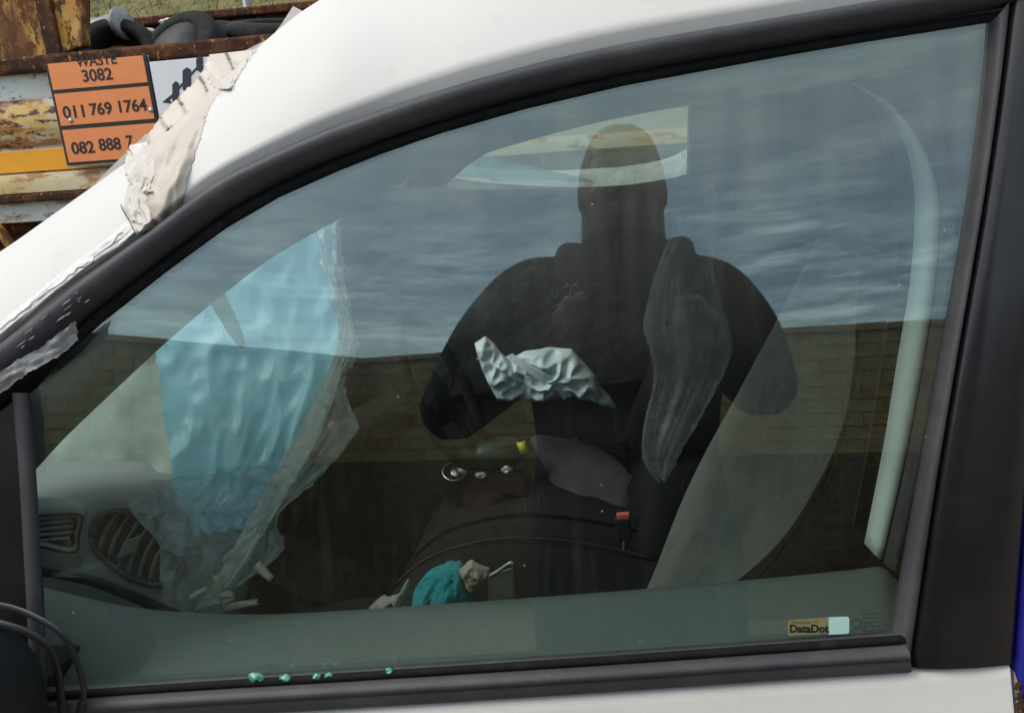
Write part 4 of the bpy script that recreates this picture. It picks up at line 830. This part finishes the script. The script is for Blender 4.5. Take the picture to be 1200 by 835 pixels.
box('trailer_bed', (TX0, TY+.05, tz(237)), (TX1, 3.55, tz(225)), RUST, tr)
zf = Y(250, 12, 3.5).z
box('far_side', (TX0-.6, 3.5, tz(225)), (TX1, 3.56, Y(250, 16, 3.5).z-.0), RUST, tr, .005)
box('far_rail', (TX0-.6, 3.46, Y(250, 22, 3.46).z), (TX1, 3.6, Y(250, 14, 3.46).z+.01), RUST, tr, .01)
for x in (-2.9, -.9, 1.1): box('chassis_beam', (x, TY+.1, tz(262)), (x+.1, 3.5, tz(237)), RUST, tr)
box('chassis_rail', (TX0, 2.55, .78), (TX1, 2.65, tz(262)), RUST, tr); box('chassis_rail', (TX0, 3.2, .78), (TX1, 3.3, tz(262)), RUST, tr)
for x in (.2, 1.1):
    for y in (2.5, 3.35):
        wl = lathe('wheel', [(.15, -.1), (.36, -.1), (.4, -.07), (.4, .07), (.36, .1), (.15, .1)], V((x, y, .4)), (0, 1, 0), TYRE, tr, 36)
    box('axle', (x-.04, 2.5, .36), (x+.04, 3.35, .44), RUST, tr)
    box('hanger', (x-.05, 2.56, .4), (x+.05, 2.64, .8), RUST, tr); box('hanger', (x-.05, 3.21, .4), (x+.05, 3.29, .8), RUST, tr)
for y in (2.5, 3.4): box('support_leg', (TX0+.05, y, 0), (TX0+.15, y+.1, tz(237)), RUST, tr)
# ochre end plate standing above the rail
pp = [Y(x, y, TY+.05) for x, y in ((-260, 90), (-120, -60), (94, -70), (97, 0), (97, 54), (60, 66), (-120, 100))]
prism('end_plate', pp, (0, .05, 0), OCHRE, tr, .006)
box('plate_stiffener', (Y(40, 30, TY).x, TY+.03, zr1), (Y(58, 30, TY).x, TY+.05, zr1+.5), RUST, tr, .004)
tube('brace', [Y(-30, 240, 2.1), Y(-2, 268, 2.1), Y(22, 300, 2.1), Y(90, 400, 2.1)], .020, OCHRE, tr, k=6)
# placard
sx0 = (Y(57, 74, TY).x+Y(91, 196, TY).x)/2+.012; sx1 = (Y(173, 60, TY).x+Y(189, 140, TY).x)/2+.022
def sz(py): return Y(125, py, TY).z
pl = box('waste_placard', (sx0, TY-.058, sz(191)), (sx1, TY-.05, zr0+.02), BLACKP, tr, .0015)
box('placard_back', (sx0-.004, TY-.050, sz(193)), (sx1+.004, TY-.047, zr0+.02), STEEL, pl, .001)
rowsz = ((sz(103), zr0+.02), (sz(145), sz(107.5)), (sz(188), sz(150)))
for z0, z1 in rowsz: box('orange_panel', (sx0+.012, TY-.0605, z0), (sx1-.012, TY-.057, z1), ORANGE, pl, .001)
yt = TY-.0612
xm = (sx0+sx1)/2
text('lettering', 'WASTE', V((xm+.005, yt, sz(73))), .165, .036, BLACKP, pl, bold=.015, ext=.0005)
text('lettering', '3082', V((xm-.002, yt, sz(89.5))), .122, .044, BLACKP, pl, bold=.018, ext=.0005)
for wd_, cx_, cy_, pw in (('011', 86, 131, 25), ('769', 118, 127.5, 26), ('1764', 155.5, 124, 33), ('082', 97, 173, 27), ('888', 128.5, 169, 26), ('7', 152, 166, 8)):
    text('lettering', wd_, Y(cx_, cy_, yt), (Y(cx_+pw/2, cy_, yt)-Y(cx_-pw/2, cy_, yt)).length, .046, BLACKP, pl, bold=.022, ext=.0005)
for x, y in ((83, 141), (177, 129)): lathe('screw', [(.010, 0), (.009, .003), (.004, .005), (0, .005)], Y(x, y, TY-.0605), (0, -1, 0), STEEL, pl, 14)
# white placard with bar logo
wp = box('white_placard', (sx1+.006, TY-.056, sz(165)), (sx1+.46, TY-.050, zr0-.004), PLAC, tr, .0015)
yl = TY-.0566
def lp(x, y): return Y(x, y, yl)
for x0, x1, y0, y1 in ((230, 238, 66, 82), (214, 224, 80, 105), (202, 210, 96, 119)):
    c = (x0+x1)/2
    prism('logo_bar', [lp(x0, y0+3), lp(c, y0-1), lp(x1, y0+2), lp(x1, y1-1), lp(c+1, y1+3), lp(x0, y1)], (0, -.0008, 0), NAVY, wp)
prism('logo_line', [lp(194, 119), lp(236, 72), lp(238, 73.5), lp(196, 121)], (0, -.0005, 0), NAVY, wp)
prism('logo_arrow', [lp(190, 120), lp(200, 112), lp(199, 118), lp(203, 122)], (0, -.0009, 0), NAVY, wp)
# wheels and tyres lying in the trailer
def wheel(P, axis, R, wd, label, rim=True, nm='old_tyre'):
    t = empty(nm, P); tag(t, label, 'tyre', 'old tyres piled in the trailer')
    prof = [(R*.60, -wd*.42), (R*.72, -wd*.5), (R*.9, -wd*.46), (R*.985, -wd*.36), (R, -wd*.2), (R, -wd*.12), (R*.985, -.1*wd), (R*.985, -.06*wd), (R, -.04*wd), (R, .04*wd), (R*.985, .06*wd), (R*.985, .1*wd), (R, .12*wd), (R, wd*.2), (R*.985, wd*.36), (R*.9, wd*.46), (R*.72, wd*.5), (R*.60, wd*.42), (R*.6, 0)]
    axis = V(axis).normalized(); a = axis.orthogonal().normalized(); b = axis.cross(a); k = 44
    rws = [[P+axis*h+(a*cos(q*2*pi/k)+b*sin(q*2*pi/k))*r for q in range(k)] for r, h in prof]
    loft('tyre_body', rws+[rws[0]], TYRE, t, closed=True)
    if rim:
        lathe('rim', [(R*.63, -wd*.44), (R*.58, -wd*.36), (R*.52, -wd*.1), (R*.2, -wd*.05), (R*.2, wd*.05), (R*.5, wd*.1), (R*.58, wd*.36), (R*.63, wd*.44)], P, axis, DSTEEL, t, 36)
        lathe('hub_cap', [(R*.18, -wd*.16), (R*.16, -wd*.2), (R*.05, -wd*.22)], P, axis, DSTEEL, t, 20)
    return t
wheel(Y(140, 66, 2.68), (.35, -.75, .55), .17, .12, 'black tyre at the left end of the pile, in front of the grey drum', rim=False)
wheel(Y(215, 68, 2.70), (-.25, -.8, .62), .21, .15, 'large black tyre with visible steel rim leaning in the middle of the pile')
wheel(Y(250, 72, 3.0), (.1, -.7, .7), .22, .16, 'black tyre mostly hidden behind the large leaning one', rim=False)
wheel(Y(330, 44, 2.95), (.1, -.2, .97), .24, .14, 'flat-lying black tyre at the right of the trailer', rim=False)
dP = Y(130, 32, 2.75)
dm = empty('brake_drum', dP); tag(dm, 'grey cast metal brake drum on top of the left tyre', 'drum')
ax = V((.95, -.2, .1)).normalized(); STEELD = DSTEEL
lathe('drum_barrel', [(.05, -.09), (.055, -.08), (.05, -.07), (.05, .04), (.06, .05), (.06, .06), (.02, .065)], dP, ax, DRUM, dm, 28)
lathe('drum_flange', [(.062, .06), (.068, .065), (.068, .075), (.03, .08)], dP, ax, DRUM, dm, 28)
for i, (x, y, r, lb) in enumerate(((172, 38, .035, 'pale crumpled rag tucked behind the large tyre'), (196, 26, .03, 'small grey metal part on top of the large tyre'))):
    c = Y(x, y, 2.85); rg = random.Random(i)
    tag(puff('scrap_piece', [c+V((cos(t)*r*1.4*rg.uniform(.7, 1.2), 0, sin(t)*r*.6*rg.uniform(.7, 1.2))) for t in [k*2*pi/14 for k in range(14)]], STEEL if i else TAPE, None, r*.6, 5, .4, 40, seed=i), lb, 'scrap')
# chain-link fence beyond
fe = empty('wire_fence', (-3, 5.2, 0)); tag(fe, 'wire mesh fence standing behind the trailer at the foot of the bank', 'fence')
FYv = 5.2
for x in (-7.5, -5, -2.5, 0): tube('post', [V((x, FYv, 0)), V((x, FYv, 3.4))], .03, WIRE, fe, k=10)
vs = []; fs = []
def wire(p, q, r=.0022):
    b = len(vs); d = (q-p).normalized(); s = d.cross(V((0, 1, 0)))*r; u = V((0, r, 0))
    for e_ in (p, q): vs.extend([e_+s, e_+u, e_-s, e_-u])
    for k in range(4): fs.append((b+k, b+(k+1) % 4, b+4+(k+1) % 4, b+4+k))
for i in range(120):
    x = -10+i*.1
    wire(V((x, FYv, .4)), V((x+2.9, FYv, 3.3))); wire(V((x+2.9, FYv+.004, .4)), V((x, FYv+.004, 3.3)))
tag(pyd('wire_mesh', vs, fs, WIRE, fe, recalc=False), kind='stuff')

# ================================================================== BRICK WALL behind the photographer
WY = -4.55
wt = 1.845
ch, bl, jt = .083, .228, .010
nrow = int((wt-.02)/ch); top = nrow*ch
zpl = 1.0
def brick_mesh(m):
    b = bmesh.new(); bmesh.ops.create_cube(b, size=1)
    for v in b.verts: v.co = V((v.co.x*(bl-jt), v.co.y*.1, v.co.z*(ch-jt)))
    bmesh.ops.bevel(b, geom=b.edges[:], offset=.0035, segments=1, affect='EDGES')
    me = bpy.data.meshes.new('brick'); b.to_mesh(me); b.free(); me.materials.append(m); return me
bm_ = [brick_mesh(m) for m in BRICKS+[PLINTH]]
def build_wall(label, x0, x1, singles, loc, ang, plx, seed):
    wall = empty('brick_wall'); tag(wall, label, 'wall')
    box('mortar_core', (x0, -.22, 0), (x1, -.006, top), MORTAR, wall, 0)
    if plx > x0: box('plinth_core', (x0+.002, -.1, 0), (min(plx, x1), -.003, zpl), PLINTH, wall, 0)
    pos = []; rg = random.Random(seed)
    for r in range(nrow):
        x = x0+bl*(.5 if r % 2 else 0)+.02
        while x < x1-.1: pos.append((x, r)); x += bl
    pos.sort(key=lambda p: abs(p[0]-1.75)+abs((p[1]+.5)*ch-1.35)*1.4)
    rv = []; rf = []; ri = []
    for k, (x, r) in enumerate(pos):
        P = V((x+rg.uniform(-.002, .002), -.05+rg.uniform(-.004, .004), (r+.5)*ch+rg.uniform(-.0015, .0015))); mi = rg.choice((0, 0, 1, 1, 2, 3))
        if P.z < zpl and x < plx: mi = 4
        if k < singles:
            o = bpy.data.objects.new('brick', bm_[mi]); COL.objects.link(o); o.parent = wall; o.location = P; o.rotation_euler = (0, rg.uniform(-.006, .006), rg.uniform(-.01, .01))
        else:
            b = len(rv); hx, hy, hz = (bl-jt)/2, .05, (ch-jt)/2
            rv += [P+V((sx*hx, sy*hy, s_*hz)) for sx in (-1, 1) for sy in (-1, 1) for s_ in (-1, 1)]
            for f in ((0, 1, 3, 2), (4, 6, 7, 5), (0, 4, 5, 1), (2, 3, 7, 6), (0, 2, 6, 4), (1, 5, 7, 3)): rf.append(tuple(b+q for q in f)); ri.append(mi)
    o = pyd('bricks', rv, rf, BRICKS+[PLINTH], wall, recalc=False); o.data.polygons.foreach_set('material_index', ri); tag(o, kind='stuff')
    x = x0-.02
    while x < x1:
        box('coping_slab', (x, -.26, top+.004), (x+.596, .04, top+.040+rg.uniform(0, .006)), MORTAR, wall, .005); x += .6
    wall.location = loc; wall.rotation_euler.z = radians(ang)
    return wall
build_wall('long brown brick wall with a flat coping behind the photographer, mirrored in the window', -2.4, 6.2, 300, (0, -4.5, 0), 14, 9, 5)
build_wall('short return of brick wall turning towards the car at the left of the mirrored view', -4.4, .12, 0, (-1.88, -4.86, 0), -59, 9, 6)

# ================================================================== PERSON with phone (seen mirrored in the glass)
fw = ROT @ V((0, 0, -1)); rt = ROT @ V((1, 0, 0)); upv = ROT @ V((0, 1, 0))
PC = CAM - fw*.016 + rt*.055 - upv*.022
ph = empty('phone', PC); tag(ph, 'black phone held in both hands in landscape', 'phone')
def rbox(c, w_, h_, t_, r, k=6):
    pts = []
    for cx, cy, a0 in ((w_/2-r, h_/2-r, 0), (-w_/2+r, h_/2-r, 90), (-w_/2+r, -h_/2+r, 180), (w_/2-r, -h_/2+r, 270)):
        for q in range(k): an = radians(a0+90*q/(k-1)); pts.append(c+rt*(cx+r*cos(an))+upv*(cy+r*sin(an)))
    return pts
prism('phone_body', rbox(PC-fw*.004, .158, .074, .008, .009), fw*.008, PHONE, ph, .0015)
prism('camera_island', rbox(PC+fw*.004+rt*(-.055)+upv*.014, .026, .036, .002, .006), fw*.0016, PHONE, ph)
for dx, dz_ in ((0, .008), (0, -.008)): lathe('lens', [(.006, 0), (.006, .0008), (.004, .001)], PC+fw*.0056-rt*.055+upv*(.014+dz_), fw, LENS, ph, 16)
# body: tapered bones unioned by a voxel remesh into one surface
bones = []
def bone(a, b, ra, rb, flat=1, ax=None): bones.append((V(a), V(b), ra, rb))
hx, hy = .055, -.845
sh = [V((-.130, -.83, 1.385)), V((.205, -.83, 1.375))]; el = [V((-.272, -.75, 1.185)), V((.285, -.77, 1.215))]
hipz = .92
# torso stack of ellipse rings
tor = [(.90, .165, .115), (.98, .17, .118), (1.08, .168, .115), (1.18, .178, .122), (1.28, .195, .128), (1.35, .195, .122), (1.40, .160, .105), (1.44, .11, .085), (1.48, .075, .07)]
bmp = bmesh.new()
def addloft(rws, closed=True):
    idx = [[bmp.verts.new(p) for p in r] for r in rws]; n = len(rws[0])
    for i in range(len(idx)-1):
        for j in range(n): k = (j+1) % n; bmp.faces.new((idx[i][j], idx[i][k], idx[i+1][k], idx[i+1][j]))
    bmp.faces.new(idx[0]); bmp.faces.new(idx[-1])
def ell(c, rx, ry, rz, q=14):
    rws = []
    for i in range(1, q):
        t = -pi/2+pi*i/q; rws.append([c+V((rx*cos(t)*cos(u), ry*cos(t)*sin(u), rz*sin(t))) for u in [j*2*pi/20 for j in range(20)]])
    addloft(rws)
def limb(pts, rads, k=16):
    pts = [V(p) for p in pts]; m = len(pts); P2 = cr(pts, 4*m); R2_ = [cr([V((r, 0, 0)) for r in rads], 4*m)[i].x for i in range(4*m)]
    addloft(tube_rows(P2, R2_, k, V((.31, .2, .93))))
    ell(P2[0], *([R2_[0]]*3), q=8); ell(P2[-1], *([R2_[-1]]*3), q=8)
addloft([[V((hx-.01+rx*cos(u), hy+ry*sin(u), z)) for u in [j*2*pi/28 for j in range(28)]] for z, rx, ry in tor])
limb([(hx, hy, 1.43), (hx, hy+.008, 1.575)], [.084, .080])
HC = V((hx, hy+.035, 1.592))
ell(HC+V((0, -.008, .018)), .081, .098, .102); ell(HC+V((0, .028, -.035)), .062, .066, .078); ell(HC+V((0, .05, -.085)), .03, .03, .028)
limb([HC+V((0, .092, .022)), HC+V((0, .108, -.008)), HC+V((0, .112, -.022))], [.009, .013, .016], 10)      # nose
for s in (-1, 1):
    ell(HC+V((s*.016, .100, -.026)), .010, .010, .008, 6)                                                 # nostrils
    limb([HC+V((s*.012, .092, .036)), HC+V((s*.045, .080, .038))], [.009, .007], 8)                        # brow
    ell(HC+V((s*.079, -.005, -.002)), .008, .020, .030, 8)                                                 # ear
    ell(HC+V((s*.038, .062, -.022)), .026, .024, .024, 8)                                                  # cheek
limb([HC+V((-.024, .086, -.055)), HC+V((0, .096, -.052)), HC+V((.024, .086, -.055))], [.006, .009, .006], 8)
limb([HC+V((-.020, .086, -.067)), HC+V((0, .095, -.068)), HC+V((.020, .086, -.067))], [.006, .010, .006], 8)
wr = [PC-rt*.115-upv*.045-fw*.035, PC+rt*.115-upv*.045-fw*.035]
for s, S, E_, W in ((-1, sh[0], el[0], wr[0]), (1, sh[1], el[1], wr[1])):
    limb([S+V((-s*.06, 0, .01)), S, S.lerp(E_, .5)+V((s*.012, 0, .012)), E_], [.082, .086, .074, .062])
    limb([E_, E_.lerp(W, .5), E_.lerp(W, .93)], [.062, .054, .044])
    limb([E_.lerp(W, .9), W], [.030, .027], 12)
    # palm and fingers round the phone's end
    pc = PC+rt*s*.098-upv*.012-fw*.012
    limb([W, W.lerp(pc, .5), pc], [.027, .032, .028], 12)
    for k, (u0, ln) in enumerate(((.026, .072), (.008, .078), (-.010, .073), (-.027, .058))):
        kb = pc+upv*u0*.9+rt*s*.004
        limb([kb, kb+fw*.024+rt*s*.002, kb+fw*.028-rt*s*ln*.28, kb+fw*.0255-rt*s*ln*.46], [.0095, .0090, .0085, .0072], 10)
    tb = pc+upv*.012-fw*.012
    limb([pc-upv*.01-fw*.008, tb+upv*.012-rt*s*.012-fw*.006, tb+upv*.020-rt*s*.034-fw*.003], [.013, .0115, .009], 10)
for s in (-1, 1):
    hpx = hx+s*.092
    limb([(hpx, hy, .93), (hpx+s*.008, hy+.01, .72), (hpx+s*.012, hy+.012, .50), (hpx+s*.016, hy-.012, .30), (hpx+s*.018, hy-.015, .10)], [.102, .092, .07, .066, .055])
    limb([(hpx+s*.018, hy-.04, .062), (hpx+s*.026, hy+.06, .055), (hpx+s*.036, hy+.15, .045)], [.05, .05, .042], 12)
limb([(hx-.05, hy, .95), (hx+.05, hy, .95)], [.13, .13])
# padded collar and jacket hem
for q in range(24):
    u = q/24*2*pi; c = V((hx+.108*cos(u), hy+.008+.085*sin(u), 1.468+.012*cos(u*2)-.012*sin(u)))
    ell(c, .027, .027, .030, 6)
addloft([[V((hx-.01+rx*cos(u), hy+ry*sin(u), z)) for u in [j*2*pi/28 for j in range(28)]] for z, rx, ry in ((.86, .188, .138), (.90, .192, .142), (1.0, .186, .132), (1.1, .17, .11))])
bmesh.ops.recalc_face_normals(bmp, faces=bmp.faces)
mp_ = bpy.data.meshes.new('body'); bmp.to_mesh(mp_); bmp.free()
tmp = bpy.data.objects.new('tmp_body', mp_); COL.objects.link(tmp)
r_ = tmp.modifiers.new('r', 'REMESH'); r_.mode = 'VOXEL'; r_.voxel_size = .0048
s_ = tmp.modifiers.new('s', 'SMOOTH'); s_.iterations = 4; s_.factor = .5
bpy.context.view_layer.update()
me = bpy.data.meshes.new_from_object(tmp.evaluated_get(bpy.context.evaluated_depsgraph_get())); bpy.data.objects.remove(tmp)
per = empty('person', (hx, hy, 0)); tag(per, 'person in a black jacket photographing the car, mirrored in the side window', 'person')
body = link('body', me, None, per, True)
me.materials.clear()
for m in (CLOTH, SKIN, TROUS, RUBBER): me.materials.append(m)
for p in me.polygons:
    c = p.center
    if c.z > 1.505: i = 1
    elif min((c-wr[0]).length, (c-wr[1]).length) < .03 or (c-PC).length < .135 and c.y > -.70: i = 1
    elif c.z < .10: i = 3
    elif c.z < .87: i = 2
    else: i = 0
    p.material_index = i
# hair cap and eyes
hr = []
for i in range(1, 12):
    t = -.05+pi/2*i/12*.98
    hr.append([HC+V((.083*cos(t)*cos(u), -.010+.103*cos(t)*sin(u)*(1 if sin(u) < .2 else .97), .018+.112*sin(t)+(.030 if sin(u) > .3 else 0)*(1-i/12)*min(1, (sin(u)-.3)*3) - (.045*(1-i/12) if sin(u) < 0 else 0)))+V((0, 0, noise.noise(V((u*5, t*8, 1)))*.003)) for u in [j*2*pi/40 for j in range(40)]])
loft('hair', hr, HAIR, per, closed=True, caps=True)
for s in (-1, 1):
    ell_c = HC+V((s*.031, .078, .018))
    lathe('eye', [(.003, -.011), (.010, -.006), (.012, 0), (.010, .006), (.004, .0105)], ell_c, (0, 1, 0), EYE, per, 16)
    lathe('pupil', [(.005, .0), (.004, .0012)], ell_c+V((0, .0102, 0)), (0, 1, 0), BLACKP, per, 12)
# chest emblem: small tree-like figure over a bar
ec = V((hx-.115, hy+.122, 1.365))
from mathutils.bvhtree import BVHTree
bv = BVHTree.FromPolygons([v.co for v in me.vertices], [tuple(p.vertices) for p in me.polygons])
def emb(pts, nm='jacket_emblem'):
    q = []
    for dx, dz_ in pts:
        h = bv.ray_cast(V((hx-.115+dx, -.3, 1.375+dz_)), V((0, -1, 0)))[0]; q.append((h if h else V((hx-.115+dx, hy+.12, 1.375+dz_)))+V((0, .002, 0)))
    tube(nm, q, .0016, EMB, per, k=5)
emb(((.012, .0), (.011, .015), (.013, .028))); emb(((-.002, .024), (.006, .031), (.013, .028), (.022, .031), (.028, .023))); emb(((.002, .034), (.013, .028), (.025, .036)))
emb(((-.022, -.010), (.03, -.008))); emb(((-.03, .004), (-.026, .02), (-.018, .006), (-.012, .02)))
